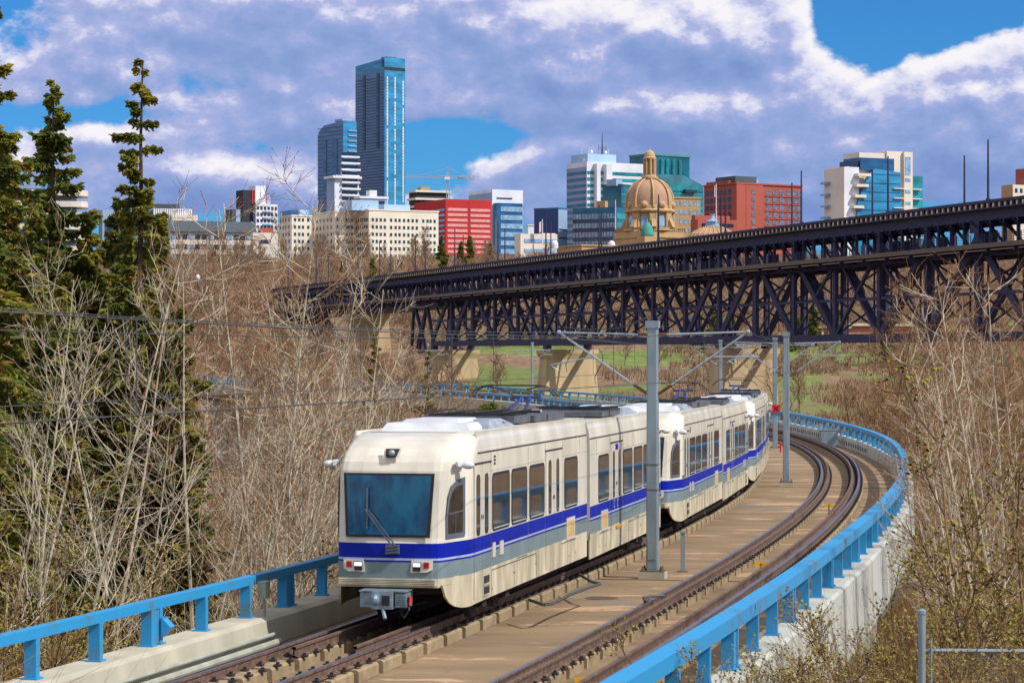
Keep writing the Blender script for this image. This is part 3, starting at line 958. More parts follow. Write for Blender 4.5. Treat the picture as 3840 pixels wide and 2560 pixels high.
            if y0 < -9:
                for z0 in (.44, .62): mb.frame((sg * 1.329, ym + .1, z0), (sg * .006, 0, 0), (0, .42, 0), (0, 0, .13), 7)
                for z0 in (.42, .60): mb.frame((sg * 1.33, ym + .08, z0), (sg * .03, 0, 0), (0, .46, 0), (0, 0, .022), 1)
            D.append(('door', mb.mesh('door', [T_cream, T_low, T_blue, T_gray, T_lite, T_dark, T_glass, T_under])))
    # cab side windows on the angled corner panels
    for sg in (-1, 1):
        A = Vector((sg * .95, -10.87, 0)); B = Vector((sg * 1.215, -10.48, 0))
        d = (B - A); nrm = Vector((sg * d.y, -abs(d.x), 0)).normalized()
        def q(t, z, o): return A + d * t + nrm * o + Vector((0, 0, z))
        mb = MB()
        fr = [(-.02, 1.5), (1.02, 1.5), (1.06, 1.56), (1.06, 2.48), (.62, 2.44), (.3, 2.36), (.12, 2.2), (.0, 1.9)]
        mb.plate([q(t, z, -.004) for t, z in fr], nrm * .016, 0)
        mb.plate([q(t, z, .012) for t, z in ((.1, 1.58), (.92, 1.58), (.92, 2.36), (.6, 2.34), (.36, 2.27), (.2, 2.12), (.1, 1.9))], nrm * .005, 1)
        mb.bar(q(.1, 1.9, .02), q(.92, 1.93, .02), .012, .02, 0); mb.bar(q(.5, 1.58, .02), q(.5, 1.92, .02), .012, .02, 0, up=(1, 0, 0))
        D.append(('cab_side_window', mb.mesh('cab_side_window', [T_frame, T_glass])))
        # camera pod on its arm
        mb = MB()
        mb.plate([q(.55, 2.66, -.01), q(.95, 2.68, -.01), q(1.1, 2.72, -.01), q(.95, 2.75, -.01), q(.5, 2.74, -.01)], nrm * .16, 0)
        c = Vector((sg * 1.36, -10.62, 2.68))
        mb.tube([q(.75, 2.705, .1), c], .03, 6)
        mb.ell(c + Vector((sg * .06, 0, 0)), (.20, .06, .065), 12, 0)
        D.append(('camera_pod', mb.mesh('camera_pod', T_white, smooth=False)))
    # windscreen, upper lamp, wiper
    mb = MB(); y = -11.052
    tp = [(-.70, 1.535), (.70, 1.535), (.76, 2.565), (-.76, 2.565)]
    mb.plate([(x, y + .01 + (z - 1.5) * .055, z) for x, z in tp], (0, -.014, 0), 0)
    tp = [(-.655, 1.575), (.655, 1.575), (.712, 2.53), (-.712, 2.53)]
    mb.plate([(x, y - .004 + (z - 1.5) * .055, z) for x, z in tp], (0, -.005, 0), 1)
    D.append(('windscreen', mb.mesh('windscreen', [T_dark, T_wind])))
    mb = MB()
    mb.plate([(-.12, -10.93, 2.80), (.14, -10.93, 2.80), (.17, -10.86, 2.97), (-.12, -10.86, 2.97)], (0, -.012, 0), 0)
    mb.plate([(-.07, -10.945, 2.82), (.1, -10.945, 2.82), (.14, -10.885, 2.955), (-.09, -10.885, 2.955)], (0, -.012, 0), 1)
    mb.ell((.025, -10.94, 2.885), (.055, .03, .055), 12, 2)
    D.append(('roof_lamp', mb.mesh('roof_lamp', [T_cream, T_dark, T_lens])))
    mb = MB()
    mb.bar((.08, -11.1, 1.42), (-.36, -11.09, 1.98), .018, .02, 0); mb.bar((.14, -11.1, 1.42), (-.31, -11.09, 1.98), .012, .02, 0)
    mb.bar((-.33, -11.08, 1.68), (-.34, -11.06, 2.33), .015, .022, 0)
    mb.box(-.02, .2, -11.075, -11.05, 1.27, 1.42, 0)
    for z in (1.3, 1.35, 1.4): mb.bar((-.02, -11.09, z - .02), (.2, -11.09, z + .01), .02, .02, 0)
    D.append(('wiper', mb.mesh('wiper', T_frame)))
    for sg in (-1, 1):
        mb = MB()
        o = lambda x, z: (sg * x, -11.034 + (.012 if x > .7 else 0), z)
        mb.plate([o(.38, .97), o(.66, .98), o(.74, 1.02), o(.745, 1.165), o(.40, 1.165)], (0, -.02, 0), 0)
        f = [(.42, .995), (.55, .995), (.565, 1.14), (.43, 1.14)]
        mb.plate([(sg * x, -11.056, z) for x, z in f], (0, -.006, 0), 1)
        for x in (.45, .49, .53): mb.plate([(sg * (x - .017), -11.062, 1.07), (sg * (x + .017), -11.062, 1.07), (sg * (x + .017), -11.062, 1.125), (sg * (x - .017), -11.062, 1.125)], (0, -.006, 0), 2)
        mb.plate([(sg * x, -11.052, z) for x, z in ((.60, 1.04), (.69, 1.05), (.69, 1.14), (.60, 1.14))], (0, -.008, 0), 3)
        D.append(('headlight', mb.mesh('headlight', [T_cream, T_dark, T_lamp, T_red])))
    mb = MB()
    for k in range(4): mb.box(-.80, .80, -11.10 + k * .006, -11.02, .775 + k * .026, .79 + k * .026, 0)
    mb.box(-.86, .86, -11.07, -10.9, .735, .77, 0)
    D.append(('bumper', mb.mesh('bumper', T_low)))
    # coupler
    mb = MB()
    mb.box(-.14, .2, -11.35, -11.1, .42, .70, 0); mb.box(-.36, -.15, -11.28, -11.0, .44, .68, 0); mb.box(.22, .40, -11.28, -11.0, .44, .67, 0)
    for k in range(7): mb.box(.23, .41, -11.3, -11.27, .46 + k * .028, .472 + k * .028, 0)
    mb.box(-.37, .42, -11.3, -11.0, .69, .71, 0)
    mb.lathe((0, -11.36, .56), [(.0, 0)], 3, 0) if False else None
    mb.plate([(.03, -11.352, .48), (.16, -11.352, .48), (.16, -11.352, .64), (.03, -11.352, .64)], (0, -.005, 0), 1)
    mb.ell((-.06, -11.38, .57), (.07, .06, .09), 8, 0)
    mb.tube([(.02, -11.3, .44), (.12, -11.42, .28)], .03, 6, 0)
    mb.box(-.1, .1, -11.1, -9.6, .46, .62, 1)
    mb.tube([(.42, -11.2, .6), (.44, -11.25, .4), (.36, -11.25, .28), (.28, -11.2, .34), (.26, -11.1, .5)], .018, 5, 1)
    mb.tube([(.45, -11.22, .62), (.455, -11.24, .48)], .025, 6, 2)
    D.append(('coupler', mb.mesh('coupler', [T_steel, T_dark, T_red2])))
    # small side boxes and access panels
    for sg in (-1, 1):
        for (y0, y1, z0, z1, m2) in ((-8.85, -8.64, 1.02, 1.27, 0), (-8.28, -8.02, 1.02, 1.26, 0), (-2.35, -1.52, .84, 1.27, 1)):
            mb = MB()
            mb.frame((sg * 1.325, y0, z0), (sg * .03, 0, 0), (0, y1 - y0, 0), (0, 0, z1 - z0), 0)
            if m2: mb.frame((sg * 1.354, y0 + .1, z0 + .06), (sg * .006, 0, 0), (0, y1 - y0 - .2, 0), (0, 0, z1 - z0 - .12), 1)
            D.append(('access_panel' if m2 else 'vent_box', mb.mesh('panel', [T_cream, T_beige])))
        mb = MB()
        for z in (2.6, 2.66, 2.72): mb.frame((sg * 1.318, -8.7, z), (sg * .03, 0, 0), (0, .08, 0), (0, 0, .035), 0)
        
        D.append(('side_marker_lamp', mb.mesh('side_marker_lamp', T_dark)))
    # running gear
    for yc in (-8.1,):
        mb = MB()
        mb.box(-1.15, 1.15, yc - .35, yc + .35, .3, .55, 0)
        for sg in (-1, 1):
            mb.box(sg * 1.0 - .09, sg * 1.0 + .09, yc - 1.35, yc + 1.35, .28, .45, 0)
            for y in (yc - .9, yc + .9): mb.box(sg * 1.02 - .13, sg * 1.02 + .13, y - .15, y + .15, .2, .5, 0)
        D.append(('bogie_frame', mb.mesh('bogie_frame', T_under)))
        for y in (yc - .9, yc + .9):
            mb = MB()
            for sg in (-1, 1):
                a = []
                for k in range(18):
                    an = 2 * math.pi * k / 18
                    a.append((sg * .70, y + .33 * math.cos(an), .335 + .33 * math.sin(an)))
                mb.plate(a, (sg * .12, 0, 0), 0)
            mb.tube([(-.72, y, .335), (.72, y, .335)], .07, 8, 0)
            D.append(('wheelset', mb.mesh('wheelset', T_under)))
    mb = MB(); mb.box(-1.2, 1.2, -10.2, -.2, .55, .76, 0); mb.box(-.9, .9, -6.6, -3.4, .3, .55, 0); mb.box(-1.1, 1.1, -6.2, -5, .26, .5, 0); mb.box(-1.1, 1.1, -4.2, -3.3, .3, .5, 0)
    mb.box(-.78, .78, -10.85, -10.6, .6, .76, 0)
    D.append(('underframe', mb.mesh('underframe', T_under)))
    # roof equipment
    mb = MB()
    mb.plate([(-.72, -9.95, 3.185), (.72, -9.95, 3.185), (.78, -8.9, 3.185), (-.78, -8.9, 3.185)], (0, 0, .001), 0)
    def hood(x, y0, y1, z0, z1, sl, mi, w2=None):
        w2 = w2 or x
        vs = [(-x, y0, z0), (x, y0, z0), (x, y1, z0), (-x, y1, z0), (-w2, y0 + sl, z1), (w2, y0 + sl, z1), (w2, y1 - sl, z1), (-w2, y1 - sl, z1)]
        mb.add(vs, [(3, 2, 1, 0), (4, 5, 6, 7), (0, 1, 5, 4), (1, 2, 6, 5), (2, 3, 7, 6), (3, 0, 4, 7)], mi)
    hood(.78, -9.1, -8.0, 3.185, 3.31, .12, 0, .70)
    hood(.94, -8.2, -5.9, 3.185, 3.34, .7, 1, .76)
    hood(.5, -8.7, -7.2, 3.31, 3.37, .08, 0, .45)
    for k in range(4):
        mb.frame((.83 + .0, -6.75 + k * .2, 3.27 - k * .02), (.03, 0, 0), (0, .12, -.02), (0, 0, .012), 2)
        mb.frame((-.7, -6.5 + k * .16, 3.33 - k * .03), (1.4, 0, 0), (0, .09, -.03), (0, 0, .02), 2)
    D.append(('air_conditioner', mb.mesh('air_conditioner', [T_white, mat('brushed_aluminium', C(168, 176, 186), .45, metal=.3, var=.15, scale=3), T_rgray])))
    mb = MB()
    mb.box(-.85, .85, -5.8, -4.4, 3.22, 3.36, 0); mb.box(-.9, .9, -4.2, -3.1, 3.22, 3.33, 0); mb.box(.3, .9, -2.9, -1.3, 3.2, 3.33, 0)
    for k in range(9): mb.box(-.8, .8, -5.75 + k * .15, -5.7 + k * .15, 3.36, 3.39, 1)
    for x in (-.95, -.4, .1, .6): mb.tube([(x, -5.8, 3.41), (x, -3.2, 3.43)], .018, 5, 1)
    mb.box(-.2, .25, -.95, -.5, 3.2, 3.36, 2)
    D.append(('roof_equipment', mb.mesh('roof_equipment', [T_rgray, T_dark, T_low])))
    return shell, D
def panto_mesh():
    mb = MB(); z0 = 3.30
    for x in (-.55, .55):
        for y in (-.5, .5):
            mb.lathe((x, y, 3.19), [(.05, 0), (.05, .03), (.03, .04), (.05, .06), (.03, .08), (.05, .10), (.03, .12)], 8, 0)
    mb.bar((-.6, -.5, z0), (.6, -.5, z0), .05, .05, 0); mb.bar((-.6, .5, z0), (.6, .5, z0), .05, .05, 0)
    mb.bar((-.55, -.55, z0), (-.55, .55, z0), .05, .05, 0); mb.bar((.55, -.55, z0), (.55, .55, z0), .05, .05, 0)
    mb.tube([(-.55, 0, z0 + .06), (.55, 0, z0 + .06)], .03, 6, 0)
    base = mb.mesh('base_frame', T_dark)
    mb = MB()
    for x in (-.18, .18): mb.tube([(x, .3, z0 + .06), (x * .4, 1.25, 3.62)], [.045, .03], 6, 0)
    mb.tube([(-.05, .2, z0), (-.05, 1.2, 3.55)], .012, 4, 0)
    mb.tube([(-.3, 1.25, 3.62), (.3, 1.25, 3.62)], .035, 6, 0)
    lower = mb.mesh('lower_arm', T_pant)
    mb = MB()
    for x in (-.22, .22): mb.tube([(x, 1.25, 3.62), (x * 1.2, .1, 3.80)], .016, 5, 0)
    for y in (-.08, .22):
        pts = [(x, y, 3.87 - max(0, abs(x) - .52) ** 2 * 1.7) for x in (-.88, -.75, -.62, -.5, -.25, 0, .25, .5, .62, .75, .88)]
        mb.tube(pts, .014, 5, 0)
    for x in (-.48, .48): mb.bar((x, -.1, 3.85), (x, .24, 3.85), .02, .03, 0); mb.bar((x, .07, 3.84), (x * .55, .1, 3.79), .02, .02, 0)
    head = mb.mesh('collector_head', T_dark)
    return base, lower, head
REMAP = remap_nose
SHELL, PARTS = half_data()
REMAP = None
PB, PL, PH = panto_mesh()
bell = MB()
for k in range(7):
    y = -.15 + k * .05
    w = 1.05 if k % 2 else 1.0
    bell.box(-w, w, y - .02, y + .02, .5, 2.98)
bell = bell.mesh('gangway_bellows', T_dark)
def tcp(s): return P(s, TR1 + .215, 0)
def make_car(s_nose, s_art, s_tail, label, num):
    A, B, Cc = tcp(s_nose), tcp(s_art), tcp(s_tail)
    if s_nose > 60: B, Cc = P(s_art, TR1 + .1), P(s_tail, TR1 + .02)
    r = empty('light_rail_car', B, 0, label, 'train car', 'cars of the light rail train')
    for q, far, tail in ((A, False, 0), (Cc, True, 1)):
        d = q - B
        yaw = math.atan2(d.x, -d.y)          # local -Y points at q
        sec = place('body_section', SHELL, r, (0, 0, 0), (0, 0, yaw))
        sec.rotation_euler = (math.atan2(-d.z, math.hypot(d.x, d.y)) * 0, 0, yaw)
        sec.location = (0, 0, d.z * .5)
        for nm, me in PARTS: place(nm, me, sec)
        if not far:
            pn = place('pantograph', PB, r, (0, 0, d.z * .5)); pn.rotation_euler = (0, 0, yaw)
            f = Matrix.Rotation(yaw, 4, 'Z') @ Vector((0, -2.1, 0)); pn.location = (f.x, f.y, d.z * .5)
            place('lower_arm', PL, pn); place('collector_head', PH, pn)
            if num:
                text_mesh(num, .13, T_dark, 'fleet_number', sec, Matrix.Translation((1.115, -10.33, 1.49)) @ Matrix.Rotation(R(80), 4, 'Z') @ Matrix.Rotation(R(90), 4, 'X'))
        else:
            # blue access symbols on the door nearest the articulation, orange badge
            mb = MB()
            mb.box(-1.133, -1.126, -3.75, -3.4, 2.5, 2.62, 0)
            for y in (-3.3, -3.75): mb.frame((-1.1265, y, 1.25), (-.004, 0, 0), (0, .13, 0), (0, 0, .16), 1)
            for y in (-3.3, -3.75): mb.frame((-1.1305, y + .02, 1.27), (-.003, 0, 0), (0, .09, 0), (0, 0, .12), 2)
            mb.frame((-1.126, -3.9, .78), (-.03, 0, 0), (0, .5, 0), (0, 0, .07), 3)
            mb.build('door_signs', [T_blue, T_white, T_blue, T_or], sec)
    place('gangway_bellows', bell, r, (0, 0, 0), (0, 0, math.atan2((Cc - A).x, (Cc - A).y) * -1))
    return r
make_car(13.2, 24.3, 35.6, 'leading white train car with blue stripe, its cab front and lit headlights facing the camera', '')
make_car(38.4, 49.4, 60.6, 'middle white train car, numbered 1064, right behind the nearest pole', '1064')
make_car(63.0, 74.2, 85.4, 'rearmost white train car, curving away towards the red signal', '')

# ------------------------------------------------------------------ black steel double-deck truss bridge
B_steel = mat('black_bridge_steel', C(48, 48, 84, 1.0), .7, col2=C(34, 34, 62, 1.0), detail=8, scale=.9, obj=False)
B_lit = mat('bridge_lit_slot_blocks', C(232, 208, 160), .8, var=.2, scale=3, obj=False)  # pale tan makes shaded blocks look like sunlit slots
B_fascia = mat('brown_guard_pipe', C(104, 90, 74), .6, var=.1, scale=1, obj=False)
B_light = mat('pale_cable_tray', C(206, 190, 176), .6, var=.1, obj=False)
B_pier = mat('pier_concrete', C(208, 182, 140), .9, var=.12, scale=.25, bump=.2, stretch=(1, 1, .2), obj=False)
BD = Vector((-.3453, .9385, 0)).normalized()
BO = Vector((197.5 - .368 * 356.5, 356.5, 0))
bridge = empty('truss_bridge', BO, math.atan2(BD.y, BD.x), 'long black steel truss bridge with two decks crossing the whole valley', 'bridge')
PAN = 13.6 / .9385
KT = (26.0 - 24.2) / 256.0
def bz(x): return -KT * x
def zt(x): return 26.0 + bz(x)
def zd(x): return 19.75 + bz(x)
ZB = 6.3
def sbox(mb, x0, x1, y0, y1, f, a, b, mi=0):           # box following the sloped deck line f
    if x0 > x1: x0, x1 = x1, x0
    vs = []
    for x in (x0, x1):
        for y in (y0, y1):
            for z in (a, b): vs.append((x, y, f(x) + z))
    mb.add(vs, [(0, 2, 3, 1), (4, 5, 7, 6), (0, 1, 5, 4), (2, 6, 7, 3), (1, 3, 7, 5), (0, 4, 6, 2)], mi)
K0, K1, KE = -4, 17, 27
X0, X1, XE = K0 * PAN, K1 * PAN - 4, KE * PAN
mb = MB(); sbox(mb, X0, XE, 1.4, -10.4, zt, -.42, 0); mb.build('rail_deck', B_steel, bridge)
mb = MB()
x = X0
while x < XE:
    big = abs((x / PAN) - round(x / PAN)) < .09
    for y in (1.1, -9.9): sbox(mb, x, x + (.55 if not big else 1.2), y - .15, y + .15, zt, -1.1, -.42)
    x += 1.55
sbox(mb, X0, XE, 1.3, 1.1, zt, -1.25, -1.05)
mb.build('deck_brackets', B_steel, bridge)
def near_and_rest(name, plural, fn, xs, m):     # the 100 nearest the camera as parts, the rest as one
    for i, x in enumerate(xs):
        if i >= 98: break
        q = MB(); fn(q, x); q.build(name, m, bridge)
    q = MB()
    for x in xs[98:]: fn(q, x)
    tag(q.build(plural, m, bridge), kind='stuff')
near_and_rest('bearing_block', 'lit_slot_blocks', lambda q, x: sbox(q, x, x + .42, .9, 1.3, zt, -1.05, -.5), [X0 + 15.9 + 1.55 * i for i in range(275)], B_lit)  # blocks added under the deck edge, sunlight put into their colour
for y in (0, -9):
    mb = MB(); sbox(mb, X0, XE, y + .3, y - .3, zt, -2.75, -1.55); mb.build('top_chord', B_steel, bridge)
    mb = MB(); mb.box(X0, X1 + 3.5, y - .35, y + .35, ZB, ZB + 1.25); mb.build('bottom_chord', B_steel, bridge)
mb = MB(); sbox(mb, X0, XE, 3.0, -12, zd, -.45, 0); mb.build('road_deck', B_steel, bridge)
mb = MB(); sbox(mb, X0, XE, 3.2, 3.0, zd, -.62, .05); mb.build('guard_pipe', B_fascia, bridge)
mb = MB(); x = X0
while x < XE:
    sbox(mb, x + .6, x + PAN / 2 - .6, 2.7, 2.6, zd, -.95, -.83); x += PAN / 2
mb.build('cable_tray', B_light, bridge)
for y in (0, -9):
    mb = MB(); sbox(mb, X0, XE, y + .25, y - .25, zd, -1.5, -.46); mb.build('deck_girder', B_steel, bridge)
# pedestrian railing
mb = MB(); x = X0
while x < XE:
    sbox(mb, x, x + .12, 2.92, 2.84, zd, 0, 1.35); x += 1.9
for h in (.35, .7, 1.05, 1.35): sbox(mb, X0, XE, 2.9, 2.86, zd, h - .03, h + .03)
mb.build('pedestrian_railing', B_steel, bridge)
def hanger(q, x):
    sbox(q, x, x + .35, .2, -.2, zd, 0, 3.6); q.bar((x, .1, zd(x) + 2.6), (x, 1.4, zd(x) + 3.6), .2, .25)
near_and_rest('hanger_post', 'hanger_posts', hanger, [X0 + PAN / 4 * i for i in range(123)], B_steel)
def hanger2(q, x):
    sbox(q, x, x + .35, -9.2, -8.8, zd, 0, 3.6)
    if int(x / 3.62) % 2: q.bar((x, -9, zd(x) + 1.5), (x + 3.6, -9, zd(x) + 3.6), .2, .3)
q = MB()
rb = random.Random(3)
for i in range(86):                       # stiffening plates and braces of the far truss close most of the gap between the decks
    x = X0 + PAN / 3 * i * .999
    if rb.random() < .62: sbox(q, x, x + rb.uniform(2.2, 4.6), -9.1, -8.9, zd, .0, rb.uniform(2.4, 3.6))
    q.bar((x, -4.5, zd(x) + .2), (x + 4.8, -4.5, zd(x) + 3.6), .25, .4)
q.build('web_plates', B_steel, bridge)
q = MB()
for i in range(123): hanger2(q, X0 + PAN / 4 * i)
tag(q.build('far_hanger_posts', B_steel, bridge), kind='stuff')
mb = MB(); x = X0
while x < XE:
    sbox(mb, x, x + 2.1, .15, -.15, zd, 1.9, 3.6) if int(x / 5) % 3 == 0 else None
    sbox(mb, x, x + .3, .2, -9.2, zt, -2.6, -1.7); sbox(mb, x, x + .3, 3, -12, zd, -1.2, -.46)
    mb.bar((x, 2.9, zd(x) - .6), (x, .2, zd(x) - 1.9), .2, .25)
    x += PAN / 2
mb.build('floor_beams', B_steel, bridge)
for y in (0, -9):
    for k in range(K0, K1):
        x = k * PAN
        top = zd(x) - .4
        wd = 1.3 if k % 5 == 0 else .95
        mb = MB(); mb.box(x - wd / 2, x + wd / 2, y - .3, y + .3, ZB + 1.0, zd(x) + 3.6)
        mb.build('vertical_post', B_steel, bridge)
        m = k % 5
        x2 = (k + 1) * PAN
        tops, tope = zd(x) + 1.2, zd(x2) + 1.2
        for (a, b, w) in {0: [((x, tops), (x2, ZB + .8), 1.25)], 1: [((x, tops), (x2, ZB + .8), 1.1)], 2: [((x, tops), (x2, ZB + .8), .5), ((x, ZB + .8), (x2, tope), .5)], 3: [((x, ZB + .8), (x2, tope), 1.1)], 4: [((x, ZB + .8), (x2, tope), 1.25)]}[m]:
            mb = MB(); mb.bar((a[0], y, a[1]), (b[0], y, b[1]), .5, w, up=(0, 0, 1)); mb.build('diagonal', B_steel, bridge)
        if y == 0:
            mb = MB()
            xm, zm = (x + x2) / 2, (ZB + zd(x)) / 2
            mb.bar((x, y, zm), (x2, y, zm), .3, .45)
            if m in (0, 1): mb.bar((xm, y, zm + .4), (x2, y, zd(x2) - .5), .35, .5); mb.bar((x, y, ZB + 1), (xm, y, zm), .25, .3)
            elif m in (3, 4): mb.bar((xm, y, zm + .4), (x, y, zd(x) - .5), .35, .5); mb.bar((x2, y, ZB + 1), (xm, y, zm), .25, .3)
            mb.build('sub_bracing', B_steel, bridge)
for k in range(K0, K1):
    x = k * PAN; mb = MB()
    zm = (ZB + zd(x)) / 2 + .4
    for a, b in (((x, 0, ZB + 1), (x, -9, zm)), ((x, -9, ZB + 1), (x, 0, zm)), ((x, 0, zm), (x, -9, zd(x) - 1)), ((x, -9, zm), (x, 0, zd(x) - 1)), ((x, 0, zm), (x, -9, zm))):
        mb.bar(a, b, .22, .28)
    mb.bar((x, 0, ZB + .4), (x + PAN, -9, ZB + .4), .3, .3); mb.bar((x, -9, ZB + .4), (x + PAN, 0, ZB + .4), .3, .3)
    for yy in (-3, -6): mb.box(x + PAN * .5 - .12, x + PAN * .5 + .12, yy - .12, yy + .12, ZB + 1.2, zd(x) - .6)
    mb.build('cross_bracing', B_steel, bridge)
# approach bent and girders at the far end
mb = MB(); sbox(mb, X1 - 2, XE, .5, -9.5, zd, -2.6, -.45); mb.build('approach_girder', B_steel, bridge)
xs = (K1 + .25) * PAN
for y in (0, -9):
    mb = MB()
    for a, b in (((xs, y, zd(xs) - 2), (xs + 6.5, y, 4.8)), ((xs, y, zd(xs) - 2), (xs - 6, y, 4.8)), ((xs + 10, y, zd(xs) - 2), (xs + 12, y, 4.8)), ((xs + 9, y, zd(xs) - 2.4), (xs + 1, y, 5.5)), ((xs, y, zd(xs) - 2.4), (xs + 8, y, 6)), ((xs + 6.5, y, 5.2), (xs - 6, y, 5.2))):
        mb.bar(a, b, .6, .8)
    mb.build('steel_bent', B_steel, bridge)
# concrete piers with bearings
for Yp in (438, 517, 586, 651):
    x = (Yp - 356.5) / .9385
    q = BO + BD * x
    g = ground(q.x, q.y) - 2
    ztop = ZB - .9 if Yp < 600 else zd(x) - 2.7
    prof = [(ztop, 2.3, 6.0), (ztop - .8, 2.3, 6.0), (ztop - 2.0, 2.0, 5.4), (g, 2.5, 6.1)]
    mb = MB()
    for z, hx, hy in prof:
        mb.v += [(x - hx, -4.5 - hy, z), (x + hx, -4.5 - hy, z), (x + hx, -4.5 + hy, z), (x - hx, -4.5 + hy, z)]
    for i in range(3):
        for j in range(4):
            a, b = i * 4 + j, i * 4 + (j + 1) % 4
            mb.f.append((b, a, a + 4, b + 4)); mb.m.append(0)
    mb.f.append((0, 1, 2, 3)); mb.m.append(0)
    mb.build('pier', B_pier, bridge)
    if Yp < 600:
        mb = MB()
        for y in (0, -9): mb.box(x - .9, x + .9, y - .6, y + .6, ztop, ZB)
        mb.build('bearing', B_steel, bridge)
x = (705 - 356.5) / .9385
mb = MB(); mb.box(x, x + 30, -13, 4, 4, zd(x) - 2.6); mb.build('abutment', B_pier, bridge)
# the tall thin poles on the bridge
near = [353.0 + 27.2 * k for k in range(-2, 14)]
far = [375.7 + 27.2 * k for k in range(-2, 13)]
pm = MB(); pm.tube([(0, 0, 0), (0, 0, 8.6)], [.19, .12], 6); pm.box(-.3, .3, -.3, .3, 0, .3); pm = pm.mesh('bridge_pole', B_steel)
for i, Y in enumerate(near + far):
    isn = i < len(near)
    x = (Y - 356.5) / .9385
    y = .6 if isn else -9.8
    q = BO + BD * x + Vector((-BD.y, BD.x, 0)) * y
    if q.x * FPX / q.y > 1960: continue
    o = place('bridge_pole', pm, None, (q.x, q.y, zt(x) - .02))
    tag(o, 'tall thin black pole on the near edge of the truss bridge' if isn else 'tall thin black pole on the far edge of the truss bridge', 'pole', 'poles on the near edge of the bridge' if isn else 'poles on the far edge of the bridge')

# people walking on the bridge
def person(u, v, Y, top, legs, label, flip=1):
    x = (Y - 356.5) / .9385
    q = BO + BD * x + Vector((-BD.y, BD.x, 0)) * 2.2
    me = bpy.data.meshes.new('person')
    J = [((0, 0, .95), .13), ((0, 0, 1.15), .13), ((0, 0, 1.38), .15), ((0, 0, 1.50), .055), ((0, 0, 1.60), .085), ((0, 0, 1.72), .07),
         ((.19, 0, 1.40), .06), ((.25, .08, 1.12), .045), ((.24, .22, .92), .035), ((-.19, 0, 1.40), .06), ((-.25, -.08, 1.12), .045), ((-.24, -.10, .88), .035),
         ((.09, 0, .88), .09), ((.1, .16, .50), .06), ((.1, .12, .08), .045), ((.1, .26, .04), .04), ((-.09, 0, .88), .09), ((-.1, -.10, .50), .06), ((-.1, -.30, .12), .045), ((-.1, -.18, .05), .04)]
    E_ = [(0, 1), (1, 2), (2, 3), (3, 4), (4, 5), (2, 6), (6, 7), (7, 8), (2, 9), (9, 10), (10, 11), (0, 12), (12, 13), (13, 14), (14, 15), (0, 16), (16, 17), (17, 18), (18, 19)]
    me.from_pydata([j[0] for j in J], E_, [])
    o = place('person', me, None, (q.x, q.y, zd(x) + .01), (0, 0, math.atan2(BD.y, BD.x) - R(90) + (0 if flip > 0 else R(180))))
    sk = o.modifiers.new('skin', 'SKIN')
    for i, sv in enumerate(me.skin_vertices[0].data):
        sv.radius = (J[i][1], J[i][1]); sv.use_root = (i == 0)
    o.modifiers.new('sub', 'SUBSURF').levels = 1
    m = bpy.data.materials.new('person_' + top[0]); m.use_nodes = True; t = m.node_tree
    tc = t.nodes.new('ShaderNodeTexCoord'); s_ = t.nodes.new('ShaderNodeSeparateXYZ'); t.links.new(tc.outputs['Object'], s_.inputs[0])
    r_ = t.nodes.new('ShaderNodeValToRGB'); r_.color_ramp.interpolation = 'CONSTANT'
    dv = t.nodes.new('ShaderNodeMath'); dv.operation = 'DIVIDE'; dv.inputs[1].default_value = 1.8; t.links.new(s_.outputs[2], dv.inputs[0]); t.links.new(dv.outputs[0], r_.inputs[0])
    r_.color_ramp.elements[0].color = (*legs, 1); r_.color_ramp.elements[1].position = .53; r_.color_ramp.elements[1].color = (*top[1], 1)
    for p_, c_ in ((.83, (.45, .26, .18)), (.935, (.05, .03, .02))):
        k_ = r_.color_ramp.elements.new(p_); k_.color = (*c_, 1)
    t.links.new(r_.outputs[0], t.nodes['Principled BSDF'].inputs['Base Color'])
    me.materials.append(m)
    tag(o, label, 'person')
person(0, 0, 578, ('red', (.6, .02, .02)), (.02, .02, .04), 'person in a red top walking on the bridge walkway')
person(0, 0, 480, ('white', (.5, .55, .75)), (.03, .05, .2), 'person in a pale top and blue trousers on the bridge walkway', -1)
person(0, 0, 401, ('tan', (.5, .32, .18)), (.05, .04, .04), 'person in a tan jacket on the bridge walkway')

# riverside road with its pale barrier
Bw = mat('pale_barrier_concrete', C(226, 208, 178), .85, var=.12, scale=.5, obj=False)
pts = [(-66, 640), (-36, 638), (-8, 640), (12, 648), (35, 662), (60, 684)]
def rz(x, y): return ground(x, y)
mb = MB(); prev = None
rp = []
for (a, b), (c, d) in zip(pts, pts[1:]):
    for i in range(6):
        t = i / 6; rp.append((a + (c - a) * t, b + (d - b) * t))
for (a, b), (c, d) in zip(rp, rp[1:]):
    n = Vector((d - b, -(c - a), 0)).normalized()
    z = max(rz(a, b), rz(c, d)) + .1
    pa, pb_ = Vector((a, b, 2.5 + .075 * (a + 8))), Vector((c, d, 2.5 + .075 * (c + 8)))
    mb.frame(pa - Vector((0, 0, 1.6)), (pb_ - pa), Vector((0, .4, 0)), (0, 0, 2.5))
    mb.frame(pa - Vector((0, .1, -.9)), (pb_ - pa) * .08, Vector((0, .1, 0)), (0, 0, .3))
o = mb.build('road_barrier', Bw); tag(o, 'long pale concrete barrier along the riverside road below the truss bridge', 'barrier')
mb = MB()
for (a, b), (c, d) in zip(rp, rp[1:]):
    za, zb_ = 2.6 + .075 * (a + 8), 2.6 + .075 * (c + 8)
    mb.add([(a, b + .4, za), (c, d + .4, zb_), (c, d + 8, zb_), (a, b + 8, za), (a, b + .4, za - 2), (c, d + .4, zb_ - 2), (c, d + 8, zb_ - 2), (a, b + 8, za - 2)], [(0, 1, 2, 3), (2, 6, 7, 3)])
